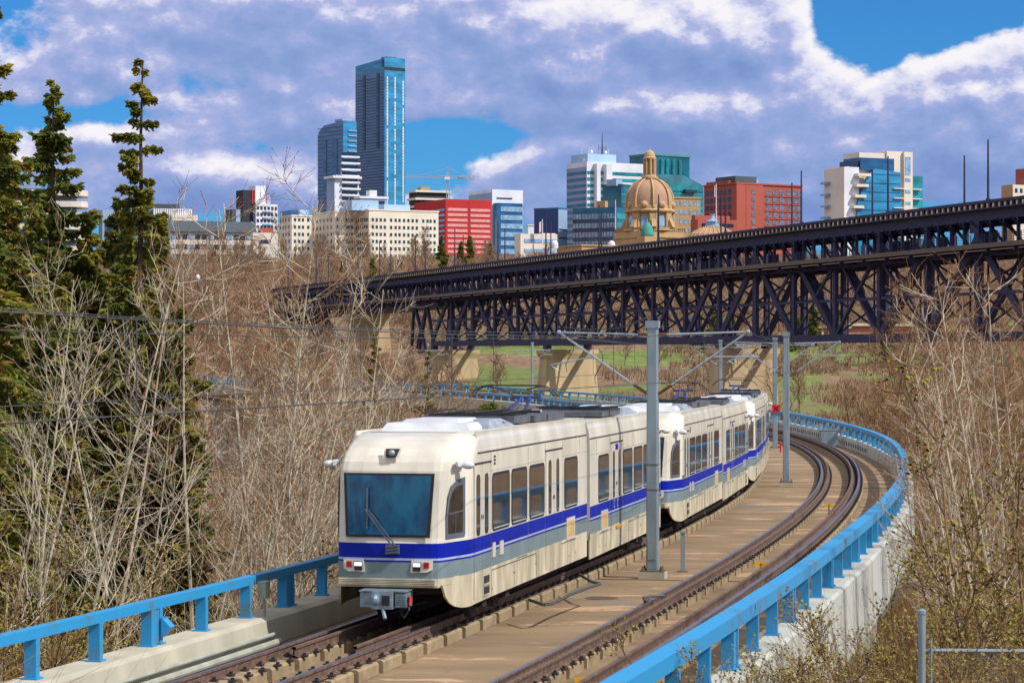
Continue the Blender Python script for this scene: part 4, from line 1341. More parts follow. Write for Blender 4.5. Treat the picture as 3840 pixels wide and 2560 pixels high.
o = mb.build('road', mat('road_asphalt', (.09, .085, .08), .9, var=.1, obj=False)); tag(o, kind='structure')

# ------------------------------------------------------------------ city on the far plateau
def bw(name, c, rough=.8, var=.07, **k): return mat(name, c, rough, var=var, scale=k.pop('scale', .08), obj=False, **k)
W_beige = bw('beige_stone', C(232, 222, 204, 1.08)); W_cream = bw('cream_wall', C(226, 216, 202, 1.12)); W_red = bw('red_cladding', C(192, 38, 40)); W_brick = bw('red_brick', C(172, 84, 68))
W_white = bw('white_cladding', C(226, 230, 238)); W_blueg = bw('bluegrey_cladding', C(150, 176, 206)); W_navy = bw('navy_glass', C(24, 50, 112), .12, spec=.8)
W_tan = bw('tan_stone', C(190, 156, 108)); W_dome = bw('sandstone', C(194, 160, 114), scale=.3, bump=.6); W_domeroof = bw('dome_terracotta', C(182, 144, 114), scale=.2); W_copper = bw('green_copper', C(70, 150, 140))
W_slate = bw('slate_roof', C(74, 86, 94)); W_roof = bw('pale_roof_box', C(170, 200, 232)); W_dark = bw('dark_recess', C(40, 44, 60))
G_teal = mat('teal_glass', C(20, 112, 130), .12, var=.25, scale=.12, obj=False, spec=.8); G_teal2 = mat('bright_teal_glass', C(40, 150, 160), .15, var=.25, scale=.15, obj=False, spec=.8)
G_sky = mat('sky_blue_glass', C(56, 150, 196), .12, var=.2, scale=.1, obj=False, spec=.8, stretch=(1, 1, 3)); G_deep = mat('deep_blue_glass', C(44, 104, 156), .12, var=.25, scale=.1, obj=False, spec=.8, stretch=(1, 1, 3))
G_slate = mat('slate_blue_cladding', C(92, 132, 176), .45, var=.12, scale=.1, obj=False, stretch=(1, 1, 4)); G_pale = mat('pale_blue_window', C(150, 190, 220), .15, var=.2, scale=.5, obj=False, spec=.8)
G_win = mat('dark_window', C(36, 52, 72), .12, var=.3, scale=.6, obj=False, spec=.8); G_green = mat('green_dark_window', C(30, 84, 84), .12, var=.3, scale=.6, obj=False, spec=.8); G_pink = mat('pinkish_window_band', C(238, 170, 165), .3, var=.15, scale=.7, obj=False, stretch=(3, 3, 1))
class Bld:
    """Box-like building: corner edge at photo column xm, right face to xr, left face to xl."""
    def __init__(s, name, label, cat, xl, xm, xr, yt, yb, Y, phi=30):
        s.phi = R(phi); s.Y = Y; s.k = Y / FPX
        s.z0 = CAMH + (HORIZ - yb) * s.k; s.z1 = CAMH + (HORIZ - yt) * s.k
        s.H = s.z1 - s.z0
        cx = (xm - 1920) * s.k
        def run(xe, dx, dy):             # distance along (dx,dy) until the photo column xe is reached
            t = (xe - 1920) / FPX
            return (t * Y - cx) / (dx - t * dy)
        s.w = abs(run(xr, math.cos(s.phi), math.sin(s.phi)))
        s.d = abs(run(xl, -math.sin(s.phi), math.cos(s.phi))) if xl < xm else 12.0
        s.o = empty(name, (cx, Y, s.z0), s.phi, label, cat)
        s.cx = cx
    def fx(s, u):                        # photo column -> local x on the right face
        t = (u - 1920) / FPX
        return (t * s.Y - s.cx) / (math.cos(s.phi) - t * math.sin(s.phi))
    def fy(s, u):
        t = (u - 1920) / FPX
        return (t * s.Y - s.cx) / (-math.sin(s.phi) - t * math.cos(s.phi))
    def fz(s, v): return CAMH + (HORIZ - v) * s.k - s.z0
    def box(s, name, m, x0=0, x1=None, y0=0, y1=None, z0=-6, z1=None, parent=None):
        x1 = s.w if x1 is None else x1; y1 = s.d if y1 is None else y1; z1 = s.H if z1 is None else z1
        return MB().box(x0, x1, y0, y1, z0, z1).build(name, m, parent or s.o)
    def bands(s, name, m, rows, x0=None, x1=None, y0=None, y1=None, face='R', th=.25):
        for a, b in rows:
            mb = MB()
            if face == 'R': mb.box(.0 if x0 is None else x0, s.w if x1 is None else x1, -th, 0.02, a, b)
            else: mb.box(-th, .02, 0 if y0 is None else y0, s.d if y1 is None else y1, a, b)
            mb.build(name, m, s.o)
    def grid(s, cols, rows, w, h, m, face='R', cap=100, name='window'):
        mb = MB()
        if face == 'R': mb.box(-w / 2, w / 2, -.12, .05, 0, h)
        else: mb.box(-.12, .05, -w / 2, w / 2, 0, h)
        me = mb.mesh(name, m)
        rest = MB(); n = getattr(s, 'nw', 0); cap = 145 if cap == 145 else 100
        for z in rows:
            for c in cols:
                if n < cap:
                    place(name, me, s.o, (c, 0, z) if face == 'R' else (0, c, z)); n += 1
                else:
                    if face == 'R': rest.box(c - w / 2, c + w / 2, -.12, .05, z, z + h)
                    else: rest.box(-.12, .05, c - w / 2, c + w / 2, z, z + h)
        s.nw = n
        if rest.f: tag(rest.build('windows', m, s.o), kind='stuff')
def lsp(a, b, n): return [a + (b - a) * (i + .5) / n for i in range(n)]

# --- tall blue tower
b = Bld('glass_skyscraper', 'tallest tower, slate blue with a bright dotted glass face on its right', 'skyscraper', 1334, 1442, 1518, 240, 990, 1900, 38)
b.box('core', G_deep)
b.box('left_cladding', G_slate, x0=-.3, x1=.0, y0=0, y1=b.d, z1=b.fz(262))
mb = MB(); mb.box(-.2, b.w, -.3, .0, 0, b.fz(262)); mb.build('glass_face', G_sky, b.o)
for u0, u1 in ((1361, 1372), (1413, 1424)):
    mb = MB(); y0, y1 = b.fy(u1), b.fy(u0); mb.box(-.5, -.3, y0, y1, b.fz(556), b.fz(272)); mb.build('balcony_slot', W_dark, b.o)
    mb = MB()
    for i in range(56): mb.box(-.8, -.5, y0 + .4, y1 - .2, b.fz(556) + i * (b.fz(272) - b.fz(556)) / 56, b.fz(556) + i * (b.fz(272) - b.fz(556)) / 56 + .45)
    tag(mb.build('balcony_slabs', G_slate, b.o), kind='stuff')
mb = MB()
for i in range(64):
    z = 2 + i * (b.fz(270) - 4) / 64
    mb.box(-.55, -.3, .4, b.d - .3, z, z + .5)
tag(mb.build('floor_lines', W_slate, b.o), kind='stuff')
rest = MB()
pane = MB().box(-.55, .55, -.5, -.3, 0, 2.0).mesh('pane', W_white)
n = 0
for i in range(60):
    z = 3 + i * (b.fz(275) - 5) / 60
    for f in (.12, .5, .9):
        if random.random() < .06: continue
        if n < 99 and i > 30: place('pane', pane, b.o, (f * b.w, 0, z)); n += 1
        else: rest.box(f * b.w - .55, f * b.w + .55, -.5, -.3, z, z + 2.0)
tag(rest.build('panes', W_white, b.o), kind='stuff')
mb = MB(); mb.box(-.35, b.w + .1, -.35, 0, b.fz(262), b.fz(250)); mb.build('dark_band', W_dark, b.o)
mb = MB(); mb.box(-.3, b.w, -.3, b.d * .1, b.fz(250), b.fz(214)); mb.add([(-.3, 0, b.fz(262)), (-.3, b.d, b.fz(262)), (-.3, b.d, b.fz(232)), (-.3, 0, b.fz(218)), (1.2, 0, b.fz(262)), (1.2, b.d, b.fz(262)), (1.2, b.d, b.fz(232)), (1.2, 0, b.fz(218))], [(0, 3, 2, 1), (4, 5, 6, 7), (3, 7, 6, 2), (1, 2, 6, 5)]); mb.build('crown_screen', G_sky, b.o)
mb = MB(); mb.box(b.w * .2, b.w * .7, 3, 10, b.fz(230), b.fz(209)); mb.build('plant_room', W_slate, b.o)
# --- second blue tower with chamfered shoulder
b = Bld('glass_hotel_tower', 'lower blue glass tower with a chamfered shoulder left of the tallest tower', 'skyscraper', 1191, 1286, 1336, 462, 990, 1850, 38)
mb = MB(); d = b.d
pl = [(0, -4), (0, b.fz(452)), (d * .75, b.fz(462)), (d * .93, b.fz(480)), (d, b.fz(502)), (d, -4)]
n = len(pl)
for x in (0, b.w): mb.v += [(x, y, z) for y, z in pl]
mb.f += [tuple(range(n)), tuple(range(2 * n - 1, n - 1, -1))] + [(i, i + n, (i + 1) % n + n, (i + 1) % n) for i in range(n)]; mb.m += [0] * (n + 2)
mb.build('core', G_slate, b.o)
mb = MB(); mb.box(0, b.w, -.3, 0, 0, b.fz(452)); mb.build('glass_face', G_sky, b.o)
for i in range(16): MB().box(b.w * .35, b.w - .3, -1.3, -.3, b.fz(780) + i * 3.8, b.fz(780) + i * 3.8 + .8).build('balcony', W_blueg, b.o)
mb = MB(); mb.box(-.5, 0, b.fy(1265), b.fy(1246), b.fz(700), b.fz(520)); mb.box(-.5, 0, b.fy(1225), b.fy(1214), b.fz(700), b.fz(520)); mb.build('recess', G_deep, b.o)
mb = MB()
for i in range(34): mb.box(-.4, 0, .5, d - .5, b.fz(960) + i * 2.9, b.fz(960) + i * 2.9 + .5)
tag(mb.build('floor_lines', G_deep, b.o), kind='stuff')
mb = MB(); mb.box(2, b.w * .9, 4, 14, b.fz(452), b.fz(443)); mb.build('roof_screen', W_blueg, b.o)

# --- white stepped balcony block
b = Bld('balcony_apartment_block', 'white stepped apartment block with wrap-around balconies before the blue towers', 'apartment block', 1226, 1255, 1345, 668, 990, 1350, 30)
b.box('wall', W_white); b.box('rear_wall', W_blueg, x0=-.2, x1=0)
for i in range(9):
    z = b.fz(782) + i * 3.45
    MB().box(b.w * .25, b.w * (1.03 - .02 * (i % 3)), -1.6, 0, z, z + 1.0).build('balcony', W_white, b.o)
    MB().box(b.w * .3, b.w * .95, -.1, .05, z + 1.0, z + 3.0).build('window_band', G_win, b.o)
b.box('roof_slab', W_white, x0=-2, x1=b.w + 1, y0=-2, z0=b.H, z1=b.H + 1.2); b.box('roof_tower', W_white, x0=b.w * .45, x1=b.w * .7, y0=0, y1=6, z0=b.H + 1.2, z1=b.fz(640)); b.box('roof_wedge', W_blueg, x0=b.w * .05, x1=b.w * .45, y0=0, y1=6, z0=b.H + 1.2, z1=b.fz(655))
b = Bld('stepped_white_block', 'small stepped white block with a roof box behind the beige office block', 'apartment block', 1330, 1350, 1452, 742, 990, 1300, 25)
b.box('wall', W_blueg); b.box('parapet', W_white, x0=-.5, x1=b.w + .6, y0=-.5, z0=b.H - .2, z1=b.H + 1.0); b.box('roof_tower', W_white, x0=b.w * .35, x1=b.w * .62, y1=5, z0=b.H + 1, z1=b.fz(712)); b.box('balcony', W_white, x0=b.w * .5, x1=b.w, y0=-1.5, z0=b.H - 5, z1=b.H - 3.6); b.box('window_band', G_win, x0=b.w * .1, x1=b.w * .9, y0=-.2, y1=0, z0=b.H - 3, z1=b.H - 1.2)

# --- three beige office wings
def beige(label, xl, xm, xr, yt, groups, lcols, Y, rows=7, ybot=998, roofs=()):
    b = Bld('beige_office_block', label, 'office building', xl, xm, xr, yt, ybot, Y, 27)
    b.box('wall', W_beige); b.box('cornice', W_beige, x0=-.25, x1=b.w + .25, y0=-.25, z0=b.H - .1, z1=b.H + .5)
    rz_ = [b.fz(150 + .606 * y) - .6 for y in (1112, 1157, 1202, 1246, 1290, 1335, 1380)[:rows]]
    for g in groups: b.grid([b.fx(u) for u in g], rz_, 1.0, 1.35, G_green)
    if lcols: b.grid([b.fy(u) for u in lcols], rz_, 1.3, 1.5, G_win, 'L', 145)
    for (u0, u1, v0, m, dy) in roofs:
        x0, x1 = b.fx(u0), b.fx(u1); b.box('roof_box', m, x0=x0, x1=x1, y0=dy, y1=dy + 10, z0=b.H, z1=b.fz(v0))
    return b
G = lambda *a: [1080 + x * .606 for x in a]
beige('largest beige office block with rows of small windows, facing the camera', 1327, 1383, 1644, 788,
      [G(525, 549, 574, 599), G(638, 666), G(690, 718), G(745, 771, 797), G(837, 863, 882, 907)], G(424, 437, 450, 463, 476, 489), 1060,
      roofs=((1330, 1430, 750, W_roof, 3), (1455, 1552, 762, W_roof, 4)))
beige('middle beige wing, partly behind bare branches', 1168, 1256, 1328, 795, [G(307,), G(364, 378, 396)], G(160, 180, 200, 222, 246, 268), 1065, roofs=((1262, 1326, 788, W_roof, 3),))
beige('leftmost and narrowest beige wing with small windows', 1046, 1094, 1168, 810, [G(43, 69, 92, 125)], [1052, 1062, 1072, 1084], 1070, roofs=((1100, 1135, 786, G_deep, 3), (1128, 1166, 784, W_roof, 3)))

# --- red office building
b = Bld('red_office_building', 'bright red office building with pale window bands', 'office building', 1553, 1671, 1847, 746, 975, 1120, 26)
b.box('wall', W_red, x1=b.fx(1758)); b.box('wall', W_red, x0=b.fx(1762), y0=1.2)
b.box('joint', W_dark, x0=b.fx(1758), x1=b.fx(1762), y0=.8, z1=b.H - .5)
for i in range(9):
    z = b.fz(790) - i * (b.fz(790) - b.fz(968)) / 9
    MB().box(b.fx(1678), b.fx(1752), -.2, .05, z, z + 1.25).build('window_band', G_pink, b.o); MB().box(b.fx(1768), b.fx(1842), .98, 1.25, z, z + 1.25).build('window_band', G_pink, b.o)
    MB().box(-.2, .05, b.fy(1668), b.fy(1640), z, z + 1.0).build('window_band', G_pale, b.o)
    if i < 3: MB().box(-.2, .05, b.fy(1634), b.fy(1556), z, z + .9).build('window_band', G_pale, b.o)

# --- crane and the building under construction
b = Bld('unfinished_concrete_building', 'unfinished concrete building with open floors below the tower crane', 'building site', 1528, 1560, 1688, 712, 900, 1500, 25)
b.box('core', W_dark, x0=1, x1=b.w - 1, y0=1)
for i in range(4): b.box('floor_slab', W_cream, x0=-.5, x1=b.w + .5, y0=-.5, z0=b.H - i * 4.6 - 1.3, z1=b.H - i * 4.6)
b.box('site_box', W_tan, x0=3, x1=9, y1=5, z0=b.H, z1=b.H + 2)
cr = empty('tower_crane', at(1680, 800, 1480), R(4), 'grey tower crane with a long jib over the building site', 'crane')
k = 1480 / FPX
def lattice(mb, a, b_, w, n):
    a, b_ = Vector(a), Vector(b_); d = (b_ - a) / n
    up = Vector((0, 0, 1)) if abs(d.normalized().z) < .8 else Vector((1, 0, 0)); sd_ = d.normalized().cross(up).normalized() * w / 2; upv = up * w / 2
    cs = [sd_ + upv, sd_ - upv, -sd_ - upv, -sd_ + upv]
    for c in cs: mb.bar(a + c, b_ + c, .28, .28)
    for i in range(n):
        for j in range(4): mb.bar(a + d * i + cs[j], a + d * (i + 1) + cs[(j + 1) % 4], .16, .16)
M_crane = bw('crane_steel', C(170, 176, 186), .6)
mb = MB(); lattice(mb, (0, 0, -8), (0, 0, 132 * k), 1.9, 14); mb.build('mast', M_crane, cr)
mb = MB(); lattice(mb, (0, 0, 136 * k), (-158 * k, 0, 138 * k), 1.3, 20); mb.build('jib', M_crane, cr)
mb = MB(); lattice(mb, (0, 0, 136 * k), (100 * k, 0, 135 * k), 1.3, 12); mb.box(82 * k, 98 * k, -1, 1, 127 * k, 134 * k); mb.box(40 * k, 60 * k, -1, 1, 134 * k, 139 * k); mb.build('counter_jib', M_crane, cr)
mb = MB(); lattice(mb, (0, 0, 137 * k), (0, 0, 170 * k), 1.0, 5)
mb.tube([(0, 0, 170 * k), (-110 * k, 0, 141 * k)], .12, 3); mb.tube([(0, 0, 170 * k), (70 * k, 0, 138 * k)], .12, 3); mb.build('apex', M_crane, cr)
mb = MB(); mb.box(-2.2, 1, -2.2, -.6, 126 * k, 136 * k); mb.build('cab', W_white, cr)

# --- glass block with white top, right of the red building
b = Bld('banded_glass_office', 'glass office block with white top and blue bands right of the red building', 'office building', 1759, 1846, 1962, 710, 1000, 1300, 28)
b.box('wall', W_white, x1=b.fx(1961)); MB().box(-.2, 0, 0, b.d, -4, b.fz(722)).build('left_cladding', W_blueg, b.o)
MB().box(b.fx(1850), b.fx(1945), -4.4, 0, -4, b.fz(762)).build('glass_bay', G_deep, b.o)
MB().box(b.fx(1862), b.fx(1920), -.2, .05, b.fz(745), b.fz(740)).build('vent_strip', W_dark, b.o)
for i in range(9):
    z = b.fz(782) - i * 4.4
    MB().box(b.fx(1862), b.fx(1945), -4.7, -4.4, z - 1.6, z + .9).build('window_band', G_pale, b.o)
    MB().box(b.fx(1945), b.fx(1961), -.2, 0, z - 1, z + 1).build('window_band', G_sky, b.o)
b = Bld('small_white_hall', 'tiny white-roofed building beside the banded glass office', 'building', 1972, 1980, 2002, 846, 960, 1250, 20)
b.box('wall', W_white); b.box('roof', W_white, x0=-.4, x1=b.w + .4, y0=-.4, z0=b.H, z1=b.H + .5)
b = Bld('navy_glass_cube', 'plain navy blue cube-shaped office', 'office building', 2003, 2093, 2126, 784, 1000, 1200, 55)
b.box('wall', W_navy); MB().box(0, b.w, -.2, 0, -3, b.H).build('right_cladding', W_blueg, b.o); b.box('parapet', G_deep, x0=-.2, x1=b.w + .2, y0=-.3, z0=b.H, z1=b.H + .8)
for i in range(6): MB().box(.5, b.w, -.35, -.2, b.H - 10 - i * 4, b.H - 9.4 - i * 4).build('floor_line', W_navy, b.o)

# --- white and teal striped tower
b = Bld('striped_office_tower', 'white office tower with teal window stripes, antennas and a mast on the roof', 'office tower', 2126, 2201, 2412, 606, 1000, 1400, 30)
b.box('wall', W_white); MB().box(-.2, 0, 0, b.d, -3, b.fz(625)).build('left_cladding', bw('lavender_panel', C(150, 160, 196)), b.o)
for (u0, u1) in ((2226, 2240), (2262, 2284)): MB().box(b.fx(u0), b.fx(u1), -3.5, 0, -3, b.H - 1).build('pilaster', W_white, b.o)
for i in range(15):
    z = b.fz(652) - i * 3.62
    MB().box(b.fx(2203), b.fx(2410), -.3, .02, z, z + 1.7).build('window_band', G_teal2, b.o)
    MB().box(-.35, .0, .3, b.d - .3, z, z + 1.7).build('window_band', G_teal, b.o)
b.box('plant_room', W_roof, x0=b.fx(2218), x1=b.fx(2325), y0=4, y1=22, z0=b.H, z1=b.fz(573))
mb = MB()
for i in range(14):
    u = random.uniform(2212, 2335); x = b.fx(u); y = random.uniform(3, 16); z = b.fz(573) if 2220 < u < 2322 else b.H
    if random.random() < .55: mb.ell((x, y, z + 1.6), (1.0, .5, 1.0), 8)
    mb.tube([(x, y, z), (x, y, z + random.uniform(1.5, 4))], .15, 4)
mb.build('antenna_dishes', W_white, b.o)
mb = MB(); x = b.fx(2287); mb.tube([(x, 8, b.fz(573)), (x, 8, b.fz(532)), (x, 8, b.fz(488))], [.7, .35, .12], 6)
for z in (b.fz(545), b.fz(552)): mb.bar((x - 2.4, 8, z), (x + 2.4, 8, z), .2, .2); mb.bar((x - 2.4, 8, z - 1), (x - 2.4, 8, z + 1.2), .2, .2); mb.bar((x + 2.4, 8, z - 1), (x + 2.4, 8, z + 1.2), .2, .2)
mb.build('mast', W_slate, b.o)
# --- teal blocks
b = Bld('teal_office_block', 'dark teal block with a rooftop unit just left of the sandstone dome', 'office building', 2260, 2330, 2380, 696, 1000, 1330, 55)
b.box('wall', G_teal); b.box('roof_unit', W_blueg, x0=-2, x1=4, y0=2, y1=8, z0=b.H, z1=b.fz(672)); b.box('parapet', G_teal, x0=-.3, x1=b.w + .3, y0=-.3, z0=b.H, z1=b.H + .9)
for i in range(6): MB().box(-.2, b.w, -.25, 0, b.H - 5 - i * 4, b.H - 4.3 - i * 4).build('floor_line', G_teal2, b.o)
b = Bld('low_teal_office', 'low wide office with teal and pale window rows left of the dome', 'office building', 2148, 2310, 2400, 776, 985, 1180, 62)
b.box('wall', G_teal)
for i in range(6):
    z = b.fz(800) - i * 4.3 - 2.4
    mb = MB(); n = 14
    for j in range(n): mb.box(-.3, .0, b.d * (j + .08) / n, b.d * (j + .86) / n, z, z + 2.4)
    mb.build('window_band', G_pale, b.o)
    MB().box(.3, b.w, -.3, 0, z, z + 2.6).build('window_band', G_teal2, b.o)
b.box('roof_house', W_tan, x0=0, x1=3, y0=b.d * .25, y1=b.d * .45, z0=b.H, z1=b.fz(752))
b = Bld('teal_glass_tower', 'tall teal glass tower with sloping shoulder behind the dome', 'office tower', 2361, 2440, 2586, 582, 1000, 1500, 35)
b.box('wall', G_teal); b.box('roof_rim', W_copper, x0=-.6, x1=b.w + .6, y0=-.6, z0=b.H, z1=b.H + 1.2)
for u in (2450, 2480, 2500, 2524, 2548): MB().tube([(b.fx(u), 0, -3), (b.fx(u), 0, b.H - 2)], 1.3, 8).build('rounded_bay', G_teal2, b.o)
b = Bld('sloped_teal_block', 'broad teal glass block with a sloped roof right of the dome', 'office building', 2425, 2466, 2638, 690, 1000, 1440, 30)
b.box('wall', G_teal2); mb = MB(); mb.add([(0, 0, b.H), (b.w, 0, b.H), (b.w, b.d, b.H), (0, b.d, b.H), (0, 2, b.fz(652)), (b.w * .62, 2, b.fz(652)), (b.w * .62, b.d, b.fz(652)), (0, b.d, b.fz(652))], [(0, 1, 5, 4), (1, 2, 6, 5), (4, 5, 6, 7), (3, 0, 4, 7), (2, 3, 7, 6)]); mb.build('sloped_roof', G_teal, b.o)
for i in range(12): MB().box(.5, b.w - .5, -.2, 0, b.H - 4 - i * 3.6, b.H - 3.4 - i * 3.6).build('floor_line', G_teal, b.o)
b.box('dark_awning', W_dark, x0=b.w * .55, x1=b.w * .8, y0=-3, y1=0, z0=b.fz(720), z1=b.fz(708))
b = Bld('tan_office_block', 'tan stone office block with a window grid between dome and red brick hotel', 'office building', 2500, 2521, 2627, 742, 985, 1120, 22)
b.box('wall', W_tan); b.box('cornice', W_tan, x0=-.3, x1=b.w + .3, y0=-.3, z0=b.H - .2, z1=b.H + .6)
b.grid([b.fx(u) for u in (2536, 2553, 2570, 2588, 2605, 2618)], [b.fz(770) - i * 4.05 for i in range(8)], 1.3, 2.2, G_pale)

# --- brick hotel
b = Bld('brick_hotel', 'red brick building with rows of arched windows right of the dome', 'hotel', 2640, 2762, 3006, 688, 985, 1080, 33)
b.box('wall', W_brick); b.box('cornice', W_brick, x0=-.5, x1=b.w + .4, y0=-.5, z0=b.H - .2, z1=b.H + .5)
mb = MB(); mb.box(-.5, 4.5, -.8, 0, -3, b.H - .4); mb.box(b.fx(2795), b.fx(2858), -.6, 0, -3, b.H - .4); mb.build('projecting_bay', W_brick, b.o)
rows = [b.fz(705) - i * 3.25 for i in range(9)]
def arch(face, cs, w, h, m, dep=.15, off=0):
    mb = MB(); pts = [(-w / 2, 0), (w / 2, 0), (w / 2, h * .75)] + [(w / 2 * math.cos(R(a)), h * .75 + h * .25 * math.sin(R(a))) for a in (36, 72, 108, 144)] + [(-w / 2, h * .75)]
    if face == 'R': mb.plate([(x, off - dep, z) for x, z in pts], (0, dep, 0))
    else: mb.plate([(off - dep, -x, z) for x, z in pts], (dep, 0, 0))
    return mb.mesh('window', m)
G_hot = mat('hotel_window', C(120, 130, 150), .15, var=.3, scale=.8, obj=False, spec=.8)
me = arch('R', 0, 2.2, 2.4, G_hot); n = 0
for i, z in enumerate(rows):
    for u in (2880, 2905, 2930, 2955, 2980, 2998) if i < 8 else (): place('window', me, b.o, (b.fx(u), 0, z - 2.4)); n += 1
me2 = arch('R', 0, 1.8, 2.2, G_hot, off=-.6)
for z in rows: place('window', me2, b.o, (b.fx(2822), 0, z - 2.4))
me3 = arch('L', 0, 2.2, 2.3, G_win)
for i, z in enumerate(rows[:6]):
    for u in (2652, 2668, 2685, 2702, 2719, 2736): place('window', me3, b.o, (0, b.fy(u), z - 2.4))
for i, z in enumerate(rows[:8]): MB().box(b.fx(2868), b.fx(3006) - .5, -.35, 0, z - 3.1, z - 2.75).build('string_course', W_brick, b.o)
b.box('plant_room', W_slate, x0=b.fx(2790), x1=b.fx(2870), y0=6, y1=20, z0=b.H, z1=b.fz(655)); b.box('penthouse', W_brick, x0=2, x1=b.w * .4, y0=8, y1=24, z0=b.H, z1=b.fz(672)); b.box('plant_room', W_blueg, x0=b.fx(2870), x1=b.fx(2888), y0=8, y1=20, z0=b.H, z1=b.fz(661))
b = Bld('brick_annex', 'low dark brick annex at the foot of the brick hotel', 'building', 2590, 2617, 2765, 822, 985, 1050, 25)
b.box('wall', W_brick); b.box('upper_storey', W_brick, x0=b.w * .02, x1=b.w * .9, y0=3, z0=b.H, z1=b.fz(805))
for i in range(3): MB().box(b.w * .1, b.w * .9, -.2, 0, b.H - 3 - i * 4, b.H - 1.6 - i * 4).build('window_band', G_win, b.o)

# --- domed legislature
Yd = 900; kd = Yd / FPX; cxd = (2437 - 1920) * kd
def zv(v): return CAMH + (HORIZ - v) * kd
zb0 = zv(1005)
leg = empty('domed_legislature', (cxd, Yd, zb0), R(28), 'sandstone legislature building with a large ribbed dome and lantern', 'legislature building')
def px(n): return n * kd
mb = MB(); c = (0, 0, -zb0)
def D(*pr): return [(px(r), zv(v) - 0) for r, v in pr]
mb.lathe(c, D((88, 795), (86, 780), (87, 762), (83, 735), (74, 712), (60, 694), (44, 682), (30, 676), (26, 672)), 32); mb.build('dome_shell', W_domeroof, leg, smooth=True)
mb = MB()
for k_ in range(8):
    a = R(22.5 + 45 * k_)
    mb.tube([(px(r) * math.cos(a), px(r) * math.sin(a), zv(v) - zb0) for r, v in ((89, 782), (90, 762), (86, 733), (77, 710), (62, 692), (46, 680), (30, 674))], .42, 5)
mb.build('dome_ribs', W_dome, leg)
mb = MB(); mb.lathe(c, D((95, 798), (97, 792), (90, 786), (89, 778), (87, 772)), 24)
for k_ in range(8):
    a = R(45 * k_); mb.ell((px(84) * math.cos(a), px(84) * math.sin(a), zv(772) - zb0), (1.5, 1.5, 1.4), 8)
mb.build('dome_cornice', W_dome, leg)
mb = MB(); mb.lathe(c, D((104, 868), (104, 862), (84, 858), (83, 800), (90, 797)), 16); mb.build('drum', W_dome, leg)
for k_ in range(16):
    a = R(22.5 * k_)
    if k_ % 2 == 0:
        mb = MB(); w, h0, h1 = 1.25, zv(852) - zb0, zv(812) - zb0
        n_ = Vector((math.cos(a), math.sin(a), 0)); t_ = Vector((-n_.y, n_.x, 0)); o_ = n_ * (px(82) + .02)
        mb.plate([o_ + t_ * x + Vector((0, 0, z)) for x, z in ((-w, h0), (w, h0), (w, h1 - 1), (w * .7, h1 - .3), (0, h1), (-w * .7, h1 - .3), (-w, h1 - 1))], n_ * .25)
        mb.build('arched_window', G_pale, leg)
    else:
        mb = MB(); n_ = Vector((math.cos(a), math.sin(a), 0)); t_ = Vector((-n_.y, n_.x, 0))
        for s_ in (-1.0, 1.0): mb.tube([n_ * px(86) + t_ * s_ + Vector((0, 0, zv(858) - zb0)), n_ * px(85) + t_ * s_ + Vector((0, 0, zv(800) - zb0))], .62, 8)
        mb.bar(n_ * px(84) + Vector((0, 0, zv(858) - zb0)), n_ * px(84) + Vector((0, 0, zv(800) - zb0)), 2.6, 1.2, up=tuple(n_))
        mb.bar(n_ * px(104) + Vector((0, 0, zv(858) - zb0)), n_ * px(90) + Vector((0, 0, zv(830) - zb0)), 1.6, 1.6)
        mb.build('buttress_columns', W_dome, leg)
mb = MB(); mb.lathe(c, D((25, 676), (31, 670), (31, 664), (24, 660), (23, 656), (16, 654), (15, 602), (24, 598), (25, 592), (21, 588), (20, 582), (16, 572), (9, 566), (3, 562), (1.6, 556), (.5, 552)), 16); mb.build('lantern', W_dome, leg, smooth=False)
mb = MB()
for k_ in range(8):
    a = R(22.5 + 45 * k_); mb.tube([(px(20) * math.cos(a), px(20) * math.sin(a), zv(656) - zb0), (px(20) * math.cos(a), px(20) * math.sin(a), zv(598) - zb0)], .42, 6)
mb.build('lantern_columns', W_dome, leg)
mb = MB()
w1 = px(95)
mb.box(-w1, w1, -w1, w1, -3, zv(872) - zb0); mb.box(-w1 - .5, w1 + .5, -w1 - .5, w1 + .5, zv(895) - zb0, zv(889) - zb0); mb.build('square_base', W_dome, leg)
mb = MB()
for sx in (-1, 1):
    mb.box(-w1, w1, sx * w1 - .3, sx * w1 + .3, zv(860) - zb0, zv(857) - zb0); mb.box(sx * w1 - .3, sx * w1 + .3, -w1, w1, zv(860) - zb0, zv(857) - zb0)
    for i in range(24):
        q = -w1 + i * 2 * w1 / 23; mb.box(q - .15, q + .15, sx * w1 - .15, sx * w1 + .15, zv(872) - zb0, zv(859) - zb0); mb.box(sx * w1 - .15, sx * w1 + .15, q - .15, q + .15, zv(872) - zb0, zv(859) - zb0)
mb.build('balustrade', W_dome, leg)
mb = MB(); mb.box(-px(330), px(250), -6, 12, -3, zv(930) - zb0); mb.box(-px(330) - .4, px(250) + .4, -6.4, 12.4, zv(931) - zb0, zv(926) - zb0)
mb.build('wing', W_dome, leg)
mb = MB(); q = Vector(((2421 - 2437) * kd, -px(95) - 3, 0)); q.rotate(Matrix.Rotation(-R(28), 3, 'Z'))
mb.lathe((q.x, q.y, zv(893) - zb0), [(px(26), 0), (px(26), .6), (px(24), 1.6), (px(18), 3.4), (px(9), 4.7), (px(2), 5.3), (.1, 6.3)], 16); mb.build('copper_dome', W_copper, leg, smooth=True)
mb = MB(); mb.box(q.x - px(28), q.x + px(28), q.y - px(28), q.y + px(28), zv(925) - zb0, zv(893) - zb0); mb.build('dome_pedestal', W_dome, leg)
